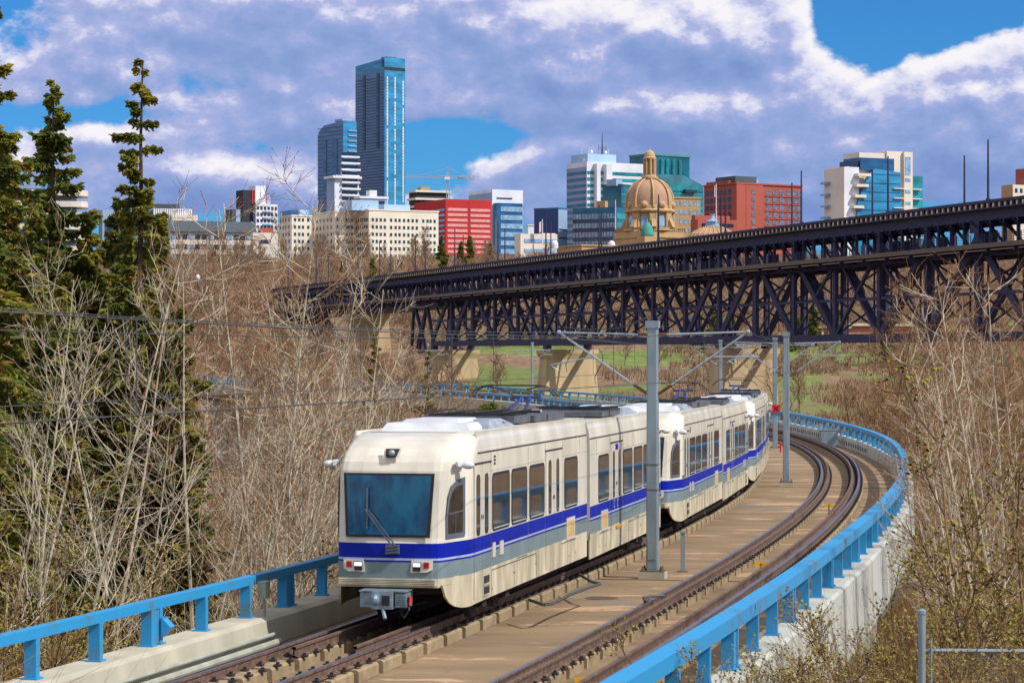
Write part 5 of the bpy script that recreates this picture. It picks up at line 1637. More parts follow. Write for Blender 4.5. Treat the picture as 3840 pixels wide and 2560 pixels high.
for i, u in enumerate((2078, 2290)):
    q = Vector(((u - 2437) * kd, -8, 0)); q.rotate(Matrix.Rotation(-R(28), 3, 'Z'))
    mb = MB(); mb.lathe((q.x, q.y, zv(925) - zb0), [(1.3, -1), (1.3, .6), (1.1, 1.2), (.6, 1.7), (.1, 1.9)], 12); mb.build('white_cupola', W_white, leg)
b = Bld('low_cream_building', 'low cream building with a flag pole left of the dome', 'building', 1930, 1952, 2090, 876, 985, 1000, 20)
b.box('wall', W_cream); b.box('upper_wall', W_cream, x0=b.w * .62, y0=2, z0=b.H, z1=b.fz(872)); 
for i in range(2): MB().box(b.w * .1, b.w * .95, -.2, 0, b.H - 3.5 - i * 4, b.H - 2 - i * 4).build('window_band', G_pale, b.o)
# ribbed low dome pavilion
q = at(2672, 892, 980)
pv = empty('ribbed_dome_pavilion', (q.x, q.y, q.z), 0, 'low ribbed tan dome with a lantern, its base hidden by the truss bridge', 'pavilion')
k9 = 980 / FPX
mb = MB(); mb.lathe((0, 0, 0), [(92 * k9, -8), (92 * k9, 0), (84 * k9, 1.4), (60 * k9, 3.0), (36 * k9, 4.2), (26 * k9, 4.5)], 28); mb.build('roof', W_domeroof, pv)
mb = MB()
for i in range(28):
    a = 2 * math.pi * i / 28; mb.tube([(r * k9 * math.cos(a), r * k9 * math.sin(a), z) for r, z in ((92, .1), (84, 1.5), (60, 3.1), (30, 4.5))], .18, 4)
mb.build('ribs', W_dome, pv)
mb = MB(); mb.lathe((0, 0, 4.4), [(26 * k9, 0), (25 * k9, 1.6), (32 * k9, 1.9), (14 * k9, 2.6), (9 * k9, 3.2), (7 * k9, 4.2), (1, 5)], 12); mb.build('lantern', G_pale, pv)

# flags
def flag(u, vt, vb, Y, cols, label, fw=14, fh=26, fv=10):
    k_ = Y / FPX; q = at(u, vb, Y); H = (vb - vt) * k_
    o = empty('flag_pole', q, 0, label, 'flag')
    MB().tube([(0, 0, 0), (0, 0, H)], [.3, .18], 6).build('pole', W_white, o)
    mb = MB(); n_ = 5
    for i in range(n_ + 1):
        x = -fw * k_ * i / n_; y = .5 * math.sin(i * 1.3)
        mb.v += [(x, y, H - fv * k_ - abs(x) * .5), (x, y, H - (fv + fh) * k_ - abs(x) * .9)]
    for i in range(n_):
        mb.f.append((2 * i, 2 * i + 1, 2 * i + 3, 2 * i + 2)); mb.m.append(0 if (i in (0, 4) or len(cols) == 1) else 1)
    mb.build('cloth', [cols[0], cols[-1]], o)
F_red = bw('flag_red', C(225, 40, 50)); F_blue = bw('flag_blue', C(40, 60, 190))
flag(2034, 822, 912, 1000, [F_red, W_white], 'red and white flag on the pole left of the dome', 14, 36, 6)
flag(2308, 750, 902, 960, [F_blue], 'dark blue flag hanging on a white pole beside the dome', 6, 42, 14)
flag(2686, 690, 836, 975, [F_red, W_white], 'red and white flag on the pole above the ribbed dome', 8, 40, 4)

# --- modern condo at the right
b = Bld('curved_glass_condo', 'modern apartment block of beige, white and curved blue glass on the right', 'apartment block', 3106, 3168, 3465, 700, 985, 1000, 27)
def Xc(x): return 2900 + x * .574
def Zc(y): return b.fz(450 + y * .574)
b.box('white_wing', W_white, x1=b.fx(Xc(560)), y1=14, z1=Zc(305)); MB().box(-.3, 0, 0, 14, -3, Zc(310)).build('side_wall', W_cream, b.o)
b.grid([3.2, 8.2], [Zc(355) - i * 4.65 for i in range(8)], 1.8, 1.9, G_win, 'L')
for i in range(6): MB().box(-2.2, -.3, 9.5, 14, Zc(410) - i * 4.65, Zc(410) - i * 4.65 + .9).build('balcony', G_pale, b.o)
mb = MB(); pts = [(b.fx(Xc(560)), -3), (b.fx(Xc(560)), Zc(520)), (b.fx(Xc(580)), Zc(430)), (b.fx(Xc(610)), Zc(360)), (b.fx(Xc(650)), Zc(312)), (b.fx(Xc(815)), Zc(330)), (b.fx(Xc(845)), -3)]
pts[0] = (b.fx(Xc(525)), -3)
pts[1] = (b.fx(Xc(540)), Zc(540))
mb.plate([(x, -.8, z) for x, z in pts], (0, -.6, 0)); mb.build('curved_glass', G_sky, b.o)
mb = MB()
for i in range(9):
    z = Zc(350) - i * 3.6; mb.box(b.fx(Xc(560 + 4 * i % 9)), b.fx(Xc(815)), -1.55, -1.4, z, z + .3)
mb.build('glass_transoms', G_deep, b.o)
b.box('rear_core', W_cream, x0=b.fx(Xc(500)), x1=b.fx(Xc(840)), y0=1.2, y1=14, z1=Zc(300))
b.box('upper_glass', G_deep, x0=b.fx(Xc(570)), x1=b.fx(Xc(790)), y0=0, y1=12, z0=Zc(320), z1=Zc(240)); b.box('roof_slab', W_cream, x0=b.fx(Xc(572)), x1=b.fx(Xc(745)), y0=1, y1=12, z0=Zc(240), z1=Zc(205))
b.box('beige_tower', W_cream, x0=b.fx(Xc(745)), x1=b.fx(Xc(903)), y0=.2, y1=13, z1=Zc(190)); b.box('pilaster', W_cream, x0=b.fx(Xc(845)), x1=b.fx(Xc(900)), y0=-1.2, y1=.2, z1=Zc(192))
b.box('right_glass_wing', G_teal2, x0=b.fx(Xc(903)), x1=b.fx(Xc(985)), y0=.8, y1=12, z1=Zc(348)); b.box('upper_left_glass', G_win, x0=b.fx(Xc(508)), x1=b.fx(Xc(560)), y0=.6, y1=8, z0=Zc(310), z1=Zc(265))
x = b.fx(Xc(868)); MB().box(x - 1.3, x + 1.3, -1.35, -1.2, Zc(345), Zc(225)).build('stair_window', G_pale, b.o)
for i in range(5): MB().box(x - 1.3, x + 1.3, -1.35, -1.2, Zc(388) - i * 4.7, Zc(366) - i * 4.7).build('window', G_pale, b.o)
for i in range(6):
    z = Zc(440) - i * 3.9; MB().box(b.fx(Xc(770)), b.fx(Xc(840)), -2.2, -.2, z, z + .35).build('balcony', W_cream, b.o)
    MB().box(b.fx(Xc(905)), b.fx(Xc(965)), -1, .8, z, z + .35).build('balcony', W_cream, b.o)
    z2 = Zc(365) - i * 4.3; xx = 555 - i * 9
    MB().box(b.fx(Xc(xx - 25)), b.fx(Xc(xx + 60 - i * 6)), -2.6, 0, z2, z2 + 1.1).build('balcony', W_cream, b.o)
b = Bld('small_far_apartment', 'small tan apartment block at the right edge above the bridge', 'apartment block', 3758, 3800, 3870, 692, 900, 950, 30)
b.box('wall', W_cream); b.box('rear_wall', W_tan, x0=-.3, x1=0); b.box('roof_tower', W_brick, x0=b.w * .6, x1=b.w * .95, y1=5, z0=b.H, z1=b.fz(630)); b.grid([1.5, 4, 6.5], [b.H - 3 - i * 3.2 for i in range(4)], 1.2, 1.6, G_win)

# --- left-hand buildings
b = Bld('white_red_apartment_tower', 'white apartment tower with red corner stripes', 'apartment tower', 898, 960, 1041, 764, 990, 1300, 30)
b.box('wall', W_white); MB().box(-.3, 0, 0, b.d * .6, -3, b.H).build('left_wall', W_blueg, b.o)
b.box('upper_block', W_dark, x0=-6, x1=b.w * .45, y0=3, y1=12, z0=b.H - 12, z1=b.fz(712)); b.box('red_frame', W_red, x0=-1.2, x1=1.5, y0=2.5, y1=3.5, z0=b.H, z1=b.fz(712)); b.box('red_frame', W_red, x0=b.w * .45, x1=b.w * .6, y0=3, y1=8, z0=b.H - 1, z1=b.fz(725)); b.box('white_block', W_white, x0=b.fx(962), x1=b.fx(1000), y0=1.5, y1=10, z0=b.H, z1=b.fz(695))
b.grid(lsp(0, b.w, 6), [b.H - 3 - i * 3.3 for i in range(9)], 1.3, 1.7, G_win)
for i in range(8): MB().box(b.w * .3, b.w * .75, -1.2, 0, b.H - 4.4 - i * 3.3, b.H - 3.6 - i * 3.3).build('balcony', G_pale, b.o)
b.box('roof_block', W_blueg, x0=b.w * .6, x1=b.w * .85, y0=5, y1=10, z0=b.H, z1=b.fz(728))
b = Bld('slate_block', 'small dark grey block left of the white and red tower', 'building', 846, 870, 900, 784, 900, 1250, 30)
b.box('wall', W_slate); b.box('side_panel', W_blueg, x0=b.w * .45, x1=b.w, y0=-.3, y1=0)
b = Bld('slate_roofed_office', 'long cream office with a dark slate roof and bands of windows', 'office building', 560, 610, 963, 868, 1010, 960, 14)
b.box('wall', W_cream, x1=b.fx(945)); mb = MB(); x1 = b.fx(963)
mb.add([(-1, -1, b.H), (x1, -1, b.H), (x1, b.d, b.H), (-1, b.d, b.H), (1, 2, b.fz(824)), (x1 - 1, 2, b.fz(828)), (x1 - 1, b.d, b.fz(828)), (1, b.d, b.fz(824))], [(0, 1, 5, 4), (1, 2, 6, 5), (4, 5, 6, 7), (3, 0, 4, 7), (3, 2, 1, 0)]); mb.build('roof', W_slate, b.o)
for i in range(4):
    z = b.fz(893) - i * 3.75
    for j in range(13):
        u = 636 + j * 24
        if u < 940: MB().box(b.fx(u), b.fx(u + 19), -.2, .02, z - .2, z + 1.5).build('window', G_win if j % 3 else G_pale, b.o)
b = Bld('cream_annex', 'plain cream annex at the right end of the slate roofed office', 'building', 940, 948, 1044, 872, 1010, 950, 18)
b.box('wall', W_cream); b.box('roof_block', W_brick, x0=b.w * .4, x1=b.w * .9, y0=4, y1=9, z0=b.H, z1=b.fz(852)); b.box('window_band', G_win, x0=b.w * .3, x1=b.w * .7, y0=-.2, y1=0, z0=b.H - 4, z1=b.H - 2.6)
b = Bld('finned_office', 'grey office with vertical white fins behind the slate roof', 'office building', 560, 575, 722, 785, 870, 1150, 16)
b.box('wall', W_slate); b.box('front_block', W_cream, x0=b.fx(640), x1=b.fx(735), y0=-5, y1=0, z1=b.fz(806))
for i in range(18): MB().box(i * b.w / 18, i * b.w / 18 + .7, -.6, 0, b.H - 6, b.H + .4).build('fin', W_white, b.o)
b.box('roof_unit', W_slate, x0=b.w * .1, x1=b.w * .7, y0=4, y1=12, z0=b.H, z1=b.fz(762))
# banded office behind the conifers
b = Bld('banded_terrace_office', 'cream office with curved corner and dark window bands behind the conifers', 'office building', -420, -300, 330, 702, 990, 880, 10)
b.box('core', W_slate, x1=b.w - 4)
for i in range(6):
    z = b.H - 2.4 - i * 4.0
    mb = MB(); ox = b.w
    pts = [(0, -1), (ox - 6, -1), (ox - 2.5, -.4), (ox - .6, 1.4), (ox, 5), (ox, 16), (0, 16)]
    mb.plate([(x - (i == 0) * 0, y, z) for x, y in pts], (0, 0, 2.0)); mb.build('floor_band', W_cream, b.o)
b.box('roof_house', W_blueg, x0=b.w * .45, x1=b.w * .72, y0=4, y1=12, z0=b.H, z1=b.fz(650)); b.box('roof_house', W_white, x0=b.w * .3, x1=b.w * .42, y0=4, y1=12, z0=b.H, z1=b.fz(636))
b = Bld('blue_side_building', 'blue grey building in the gap between the two big conifers', 'building', 370, 384, 466, 786, 990, 900, 20)
b.box('wall', W_blueg); b.box('dark_wall', W_navy, x0=b.w * .2, x1=b.w, y0=-1, y1=0, z1=b.H - 3.5)
# red brick park pavilion with flat roof, seen through the truss
q = at(3230, 1222, 660)
pvn = empty('park_pavilion', (q.x, q.y, q.z), R(10), 'low pink brick park pavilion with a pale flat roof, seen through the bridge truss', 'pavilion')
MB().box(-12, 13, 0, 8, -3.6, 0).build('wall', bw('pink_brick', C(196, 132, 108)), pvn)
mb = MB(); mb.box(-15, -3, -1, 9, -.6, -.2); mb.box(-4, 14, -1, 9, .0, .7); mb.build('roof', Bw, pvn)
for x in (-14, -11): MB().box(x, x + .5, -.5, 0, -3.8, -.5).build('column', W_cream, pvn)

# ------------------------------------------------------------------ vegetation
V_bark = mat('pale_poplar_bark', C(200, 188, 164, 1.15), .85, scale=6, col2=C(136, 120, 96), stretch=(1, 1, .4), lo=.3, hi=.55)
V_twig = mat('brown_twig', C(158, 118, 76, 1.1), .9, scale=3, col2=C(122, 88, 54))
V_bark2 = mat('dark_bark', C(110, 88, 66), .9, scale=6, col2=C(60, 46, 36))
V_twig2 = mat('greybrown_twig', C(160, 124, 76, 1.1), .9, scale=3, col2=C(126, 94, 56))
V_bud = mat('olive_bud', C(150, 140, 44), .8, scale=5, col2=C(104, 92, 30))
V_budb = mat('brown_catkin', C(150, 96, 48), .8, scale=5, col2=C(100, 62, 34))
V_leaf = mat('fresh_green_leaf', C(150, 160, 46), .8, scale=2, col2=C(110, 122, 32))
V_n1 = mat('spruce_needles', C(186, 174, 74, 1.0), .85, scale=1.2, col2=C(128, 136, 58), obj=False, lo=.4, hi=.62)
V_n2 = mat('spruce_needles_dark', C(146, 158, 80), .85, scale=1.2, col2=C(100, 118, 56), obj=False)
V_cone = mat('spruce_cones', C(184, 140, 76), .9, scale=2, col2=C(88, 58, 30))
V_far = mat('far_brown_twigs', C(172, 142, 114, 1.1), .95, scale=.3, col2=C(136, 108, 84), obj=False)
V_fart = mat('far_grey_trunk', C(150, 128, 104), .95, scale=.5)
def translucent(m, fac):
    t = m.node_tree; p = t.nodes['Principled BSDF']; out = t.nodes['Material Output']
    tr = t.nodes.new('ShaderNodeBsdfTranslucent'); mx = t.nodes.new('ShaderNodeMixShader'); mx.inputs[0].default_value = fac
    t.links.new(p.inputs['Base Color'].links[0].from_socket, tr.inputs[0])
    t.links.new(p.outputs[0], mx.inputs[1]); t.links.new(tr.outputs[0], mx.inputs[2]); t.links.new(mx.outputs[0], out.inputs[0])
for m_ in (V_n1, V_n2, V_leaf): translucent(m_, .55)
def basis(d):
    r = Vector((0, 0, 1)) if abs(d.z) < .9 else Vector((1, 0, 0))
    s = d.cross(r).normalized(); return s, s.cross(d).normalized()
def limb(mb, pts, r0, r1, n, mi):
    k = len(pts); b = len(mb.v)
    for i, p in enumerate(pts):
        d = (pts[min(i + 1, k - 1)] - pts[max(i - 1, 0)]).normalized()
        s, t = basis(d); r = r0 + (r1 - r0) * i / (k - 1)
        for j in range(n):
            a = 6.2832 * j / n; q = p + s * (math.cos(a) * r) + t * (math.sin(a) * r); mb.v.append((q.x, q.y, q.z))
    for i in range(k - 1):
        for j in range(n):
            a0, a1 = b + i * n + j, b + i * n + (j + 1) % n
            mb.f.append((a0, a1, a1 + n, a0 + n)); mb.m.append(mi)
def grow(rng, p, d, L_, n, curve, jit):
    pts = [p.copy()]; d = d.normalized(); st = L_ / n
    for i in range(n):
        d = (d + Vector((rng.gauss(0, jit), rng.gauss(0, jit), rng.gauss(0, jit) + curve))).normalized()
        p = p + d * st; pts.append(p.copy())
    return pts
def dirn(rng, ax, ang):
    s, t = basis(ax); a = rng.uniform(0, 6.2832)
    return ax * math.cos(ang) + (s * math.cos(a) + t * math.sin(a)) * math.sin(ang)
def bare_tree(seed, H, r0, nb, bl, start=.2, ang=55, lean=(0, 0), lv2=7, lv3=4, up=.10, mats=None, leaf=0.0, multi=1, tw=.006, bend=.02):
    rng = random.Random(seed); trunk, crown = MB(), MB()
    for t_ in range(multi):
        d0 = Vector((lean[0] + rng.gauss(0, .05 + .22 * (multi > 1)), lean[1] + rng.gauss(0, .05 + .22 * (multi > 1)), 1)).normalized()
        Ht = H * (1 if t_ == 0 else rng.uniform(.6, .95))
        tp = grow(rng, Vector((rng.gauss(0, .12) * (multi > 1), rng.gauss(0, .12) * (multi > 1), 0)), d0, Ht, 12, .01, bend)
        limb(trunk, tp, r0, r0 * .12, 6, 0)
        for i in range(nb // multi):
            f = start + (1 - start) * ((i + rng.random()) / (nb // multi)) * .98
            k = min(11, int(f * 12)); q = tp[k].lerp(tp[k + 1], f * 12 - k)
            ax = (tp[k + 1] - tp[k]).normalized()
            l1 = bl * (1.05 - f * .75) * rng.uniform(.6, 1.25)
            b1 = grow(rng, q, dirn(rng, ax, R(ang * rng.uniform(.7, 1.25))), l1, 6, up, .10)
            rr = max(tw * 1.6, r0 * .30 * (1.1 - f) * rng.uniform(.7, 1.2))
            limb(crown, b1, rr, tw * 1.3, 4, 0)
            for j in range(lv2):
                g = rng.uniform(.2, 1); kk = min(5, int(g * 6)); q2 = b1[kk].lerp(b1[kk + 1], g * 6 - kk)
                a2 = (b1[kk + 1] - b1[kk]).normalized()
                l2 = l1 * .5 * (1.25 - g) * rng.uniform(.6, 1.4) + .15
                b2 = grow(rng, q2, dirn(rng, a2, R(rng.uniform(30, 65))), l2, 4, up * 1.2, .12)
                limb(crown, b2, max(tw, rr * .4), tw * .8, 3, 0 if rng.random() < .6 else 1)
                for h_ in range(lv3):
                    g = rng.uniform(.15, 1); kk = min(3, int(g * 4)); q3 = b2[kk].lerp(b2[kk + 1], g * 4 - kk)
                    a3 = (b2[kk + 1] - b2[kk]).normalized()
                    b3 = grow(rng, q3, dirn(rng, a3, R(rng.uniform(25, 60))), rng.uniform(.18, .5) * (bl / 3) ** .5, 2, up, .1)
                    limb(crown, b3, tw * .8, tw * .5, 3, 1)
                    e = b3[-1]; dd = (b3[-1] - b3[-2]).normalized(); s, t = basis(dd)
                    w = .011; ln = .055
                    for bb in range(2 if leaf else 1):
                        o_ = e if bb == 0 else b3[1]
                        if leaf: w, ln = .014 + leaf * rng.random(), .03 + leaf
                        crown.add([o_ - s * w, o_ + t * w, o_ + s * w, o_ + dd * ln], [(0, 1, 3), (1, 2, 3), (0, 3, 2)], 2)
    return trunk, crown
def mk_tree(name, tr, cr, mats, trunk_mat):
    return (tr.mesh('trunk', trunk_mat), cr.mesh('crown', mats))
def put_tree(name, pair, x, y, rz, sc, label, group, z=None, cat='tree', tilt=(0, 0)):
    o = empty(name, (x, y, (ground(x, y) if z is None else z) - .25), 0, label, cat, group)
    o.rotation_euler = (tilt[0], tilt[1], rz); o.scale = (sc, sc, sc)
    place('trunk', pair[0], o); place('crown', pair[1], o)
    return o
pop_m = [V_bark, V_twig, V_budb]
poplars = []
for i in range(4):
    tr, cr = bare_tree(100 + i, 15, .078, 46, 3.7, start=.10, ang=60, lean=(.10, 0), lv2=7, lv3=3, up=.11, tw=.007)
    poplars.append(mk_tree('poplar', tr, cr, pop_m, V_bark))
sparse = []
for i in range(3):
    tr, cr = bare_tree(150 + i, 15, .07, 36, 4.4, start=.06, ang=66, lean=(.13, 0), lv2=4, lv3=2, up=.15, tw=.0062, bend=.02)
    sparse.append(mk_tree('poplar', tr, cr, [V_bark, V_bark, V_budb], V_bark))
bushm = [V_bark2, V_twig2, V_bud]
thickets = []
for i in range(4):
    tr, cr = bare_tree(200 + i, 4.6, .028, 30, 1.6, start=.1, ang=38, lv2=6, lv3=4, up=.12, multi=5, leaf=.02 if i % 2 else 0.008, tw=.0058, bend=.06)
    thickets.append(mk_tree('shrub', tr, cr, bushm, V_twig2))
darkt = []
for i in range(2):
    tr, cr = bare_tree(300 + i, 12, .2, 30, 5.0, start=.22, ang=50, lv2=8, lv3=5, up=.07, tw=.010, bend=.05)
    darkt.append(mk_tree('cottonwood', tr, cr, [V_bark2, V_twig2, V_budb], V_bark2))
fart = []
for i in range(3):
    tr, cr = bare_tree(400 + i, 10, .2, 26, 4.4, start=.18, ang=48, lv2=7, lv3=3, up=.08, tw=.035, bend=.04)
    fart.append(mk_tree('far', tr, cr, [V_fart, V_far, V_far], V_fart))

def spruce(seed, H, R0, top_r=.35, nb=170, droop=.28, gaps=0.0, dense=1.0, kind=0, z0f=.08, leafw=.048):
    dense *= 2.8
    rng = random.Random(seed); tr, cr = MB(), MB()
    tp = [Vector((rng.gauss(0, .04), rng.gauss(0, .04), H * i / 10)) for i in range(11)]; limb(tr, tp, H * .0125, .015, 7, 0)
    for i in range(nb):
        f = z0f + (1 - z0f) * (i + rng.random()) / nb
        if rng.random() < gaps * (1 if f > .5 else .2): continue
        z = H * f; prof = (1 - f) ** .8
        Lb = (R0 * prof * .88 + top_r * min(1, (1 - f) / .16) * .55 + .05) * rng.choice((.5, .7, .85, 1.0, 1.45 if rng.random() < .45 else .8))
        a = rng.uniform(0, 6.2832); d = Vector((math.cos(a), math.sin(a), .25 if f > .8 else .0))
        n = 5; pts = [Vector((0, 0, z))]; dd = d.copy()
        for k in range(n):
            dd = (dd + Vector((0, 0, -droop * (.6 if k < 3 else -.9)))).normalized(); pts.append(pts[-1] + dd * Lb / n)
        limb(tr, pts, .014 + .012 * (1 - f), .006, 3, 0)
        m = int((6 + Lb * 15) * dense)
        for j in range(m):
            g = rng.uniform(.12, 1.0); k = min(n - 1, int(g * n)); q = pts[k].lerp(pts[k + 1], g * n - k)
            side = Vector((-d.y, d.x, 0)) * rng.choice((-1, 1)) * rng.uniform(.1, 1)
            td = (side * 1.0 + d * rng.uniform(.1, .9) + Vector((0, 0, rng.uniform(-1.3, .05)))).normalized()
            tl = rng.uniform(.13, .34) * (.6 + .6 * min(1, Lb)) * (1.15 - .5 * g) * (1 if leafw < .1 else 3)
            s, t = basis(td)
            mi = rng.choice((0, 0, 0, 1, 1)) if rng.random() > .10 else 2
            if kind == 1 and rng.random() < .5: mi = 1
            w = leafw * rng.uniform(.7, 1.3)
            e = q + td * tl
            md = q + td * tl * .55
            cr.add([q, md + s * w, e, md - s * w], [(0, 1, 2, 3)], mi)
            cr.add([q, md + t * w, e, md - t * w], [(0, 1, 2, 3)], mi)
            for h_ in range(2):
                g2 = rng.uniform(.3, .9); q2 = q + td * tl * g2
                t2 = (td * .6 + s * rng.choice((-1, 1)) * .8 + t * rng.uniform(-.4, .4)).normalized(); l2 = tl * .4; s2, _ = basis(t2)
                cr.add([q2, q2 + t2 * l2 * .5 + s2 * w * .7, q2 + t2 * l2, q2 + t2 * l2 * .5 - s2 * w * .7], [(0, 1, 2, 3)], mi)
    return tr.mesh('trunk', V_bark2), cr.mesh('crown', [V_n1, V_n2, V_cone])
def put_spruce(u, vtop, Y, R0, label, seed, zg=None, **k):
    q = at(u, vtop, Y); g = ground(q.x, q.y) if zg is None else zg
    H = q.z - g
    pr = spruce(seed, H, R0, **k)
    o = empty('spruce_tree', (q.x, q.y, g), 0, label, 'tree'); place('trunk', pr[0], o); place('crown', pr[1], o)
    return o
put_spruce(526, 228, 56, 1.9, 'tallest whole spruce, narrow, with one long bare-gapped side branch', 1, nb=230, gaps=.34, dense=1.9, leafw=.05, top_r=.3)
put_spruce(200, 300, 58, 2.3, 'dark green spruce with an even pointed top, second from the left edge', 2, nb=260, gaps=.12, dense=1.7, kind=1, leafw=.05, top_r=.4)
put_spruce(-70, -260, 50, 2.9, 'spruce cut by the left edge, its top out of the frame', 3, nb=230, gaps=.3, dense=1.7)
put_spruce(30, 640, 57, 2.6, 'lower spruce filling the left edge below the second spruce', 4, nb=230, dense=2.0, leafw=.06)
put_spruce(335, 790, 58, 2.2, 'bushy spruce between the two tall spruces', 5, nb=220, dense=2.0, leafw=.06)
put_spruce(600, 800, 57, 1.9, 'bushy spruce at the right foot of the tallest spruce', 6, nb=220, dense=2.0, leafw=.06)
put_spruce(130, 760, 56, 2.4, 'broad spruce low on the left between the poplar trunks', 9, nb=220, dense=1.8, leafw=.06)
put_spruce(450, 740, 60, 2.4, 'broad spruce hiding the foot of the tallest spruce', 10, nb=220, dense=1.8, kind=1, leafw=.06)
put_spruce(240, 1020, 54, 2.2, 'young spruce low behind the leaning poplars', 11, nb=180, dense=1.6, leafw=.06)
put_spruce(670, 1150, 56, 1.5, 'young spruce at the right end of the spruce group', 12, nb=150, dense=1.5, leafw=.06)
put_spruce(1405, 1215, 120, 1.7, 'small conical spruce above the far railing, left of the thin poles', 7, nb=110, dense=1.5)
put_spruce(1608, 1300, 140, 1.1, 'very small ragged spruce in front of the bridge pier', 8, nb=80, dense=1.4)
for i, (u, v, Y, r, kd_) in enumerate(((1656, 882, 840, 3.6, 1), (1728, 905, 850, 2.6, 0), (1762, 884, 845, 3.2, 0), (1838, 912, 860, 2.4, 0), (1290, 950, 830, 2.5, 1), (1396, 965, 800, 2.2, 0))):
    put_spruce(u, v, Y, r, ('dark green conical spruce before the beige office block', 'small brown-green spruce left of the twin before the red building', 'brown-green spruce before the red building, tallest of its trio', 'reddish small spruce at the right corner of the red building', 'low green conifer left of the beige block', 'low conifer below the beige block')[i], 20 + i, nb=70, dense=.9, kind=kd_, leafw=.22)
for i, (u, v, Y) in enumerate(((2740, 1180, 640), (2680, 1130, 660), (3050, 1140, 655), (3150, 1160, 662), (2990, 1190, 648), (2620, 1170, 650), (2480, 1150, 690), (3330, 1110, 620))):
    o = put_spruce(u, v, Y, 3.0, '', 40 + i, nb=70, dense=.8, kind=1, leafw=.24)
    tag(o, 'green conifer on the far bank, seen through the bridge truss', 'tree', 'conifers beyond the truss bridge')

# white-barked poplars on the left bank
rng = random.Random(5)
GL = 'pale leafless poplars on the left bank'
TH = 14.9
def poplar_by_top(i, u, vt, Y, rz, label, group, variant=None):
    x = (u - 1920) * Y / FPX
    if x > P(min(200, max(0, Y - 27)), -7.6).x and x < 0: x = P(min(200, max(0, Y - 27)), -8.2).x
    g = ground(x, Y); sc = (CAMH + (HORIZ - vt) * Y / FPX - g) / TH
    pr = sparse[i % 3] if (u < 720 or (u < 1300 and i % 2 == 0)) and Y < 70 and variant is None else poplars[(i if variant is None else variant) % 4]
    return put_tree('poplar_tree', pr, x, Y, rz, sc, label, group)
def zone(u):
    return 'at the left edge of the photo' if u < 150 else 'before the group of tall spruces' if u < 600 else 'between the spruces and the train' if u < 1250 else 'behind the front of the train'
spots = [(-60, 1150, 40), (60, 1000, 42), (170, 820, 45), (290, 980, 46), (470, 1560, 44), (640, 1480, 47), (-150, 1300, 38), (820, 1080, 54), (930, 1350, 50), (1130, 1180, 60), (1230, 1050, 64), (1330, 1350, 74),
         (760, 1450, 47), (1040, 1500, 52), (1200, 1500, 58), (1420, 1420, 90), (1530, 1430, 104), (1350, 1500, 100), (1650, 1520, 130), (1250, 1400, 90), (950, 1350, 76), (1100, 1400, 100)]
for i, (u, vt, Y) in enumerate(spots):
    poplar_by_top(i, u, vt, Y, rng.uniform(-.6, .6) + (0 if i % 3 else .9), 'leafless pale-barked poplar ' + zone(u), 'pale leafless poplars ' + zone(u))
for i in range(30):
    Y = rng.uniform(60, 120); u = rng.uniform(760, 1250 + Y * 3)
    poplar_by_top(i, u, rng.uniform(1350, 1550), Y, rng.uniform(-.8, 1.6), 'smaller leafless pale poplar standing back on the left bank', 'smaller pale poplars on the left bank')
for i in range(26):
    Y = rng.uniform(120, 230); u = rng.uniform(620, 1500)
    poplar_by_top(i, u, rng.uniform(1230, 1400), Y, rng.uniform(0, 6), 'leafless tree in front of the far left stretch of the viaduct', 'leafless trees before the far stretch of the viaduct')
for i, (u, vt, Y) in enumerate(((880, 900, 56), (740, 960, 52), (1280, 980, 68), (620, 900, 50))):
    poplar_by_top(i, u, vt, Y, .5 + i, ('thin pale poplar just right of the spruces, reaching the long office', 'thin pale poplar touching the right side of the spruces', 'pale poplar crossing the left end of the truss bridge', 'slim pale poplar overlapping the tallest spruce')[i], None)
poplar_by_top(0, 1010, 700, 52, .3, 'tall forked white poplar reaching the skyline beside the blue towers', None, 1)
poplar_by_top(0, 1060, 760, 57, 2.9, 'second tall white poplar crossing the beige office blocks', None, 2)
# fallen / low brush: many small shrubs with countless stems
GB = 'leafless shrubs on the left bank'
for i in range(80):
    Y = rng.uniform(34, 120); u = rng.uniform(-150 if Y < 44 else 740, 1250 if Y < 60 else 1700)
    x = (u - 1920) * Y / FPX
    q = min((abs(P(s, -8.4).x - x) + abs(P(s, -8.4).y - Y), s) for s in range(0, 150, 6))
    if x > P(q[1], -7.2).x - .3: continue
    put_tree('bare_shrub', thickets[i % 4], x, Y, rng.uniform(0, 6.28), rng.uniform(.9, 1.5), 'leafless brown shrub on the left bank', GB, cat='shrub')
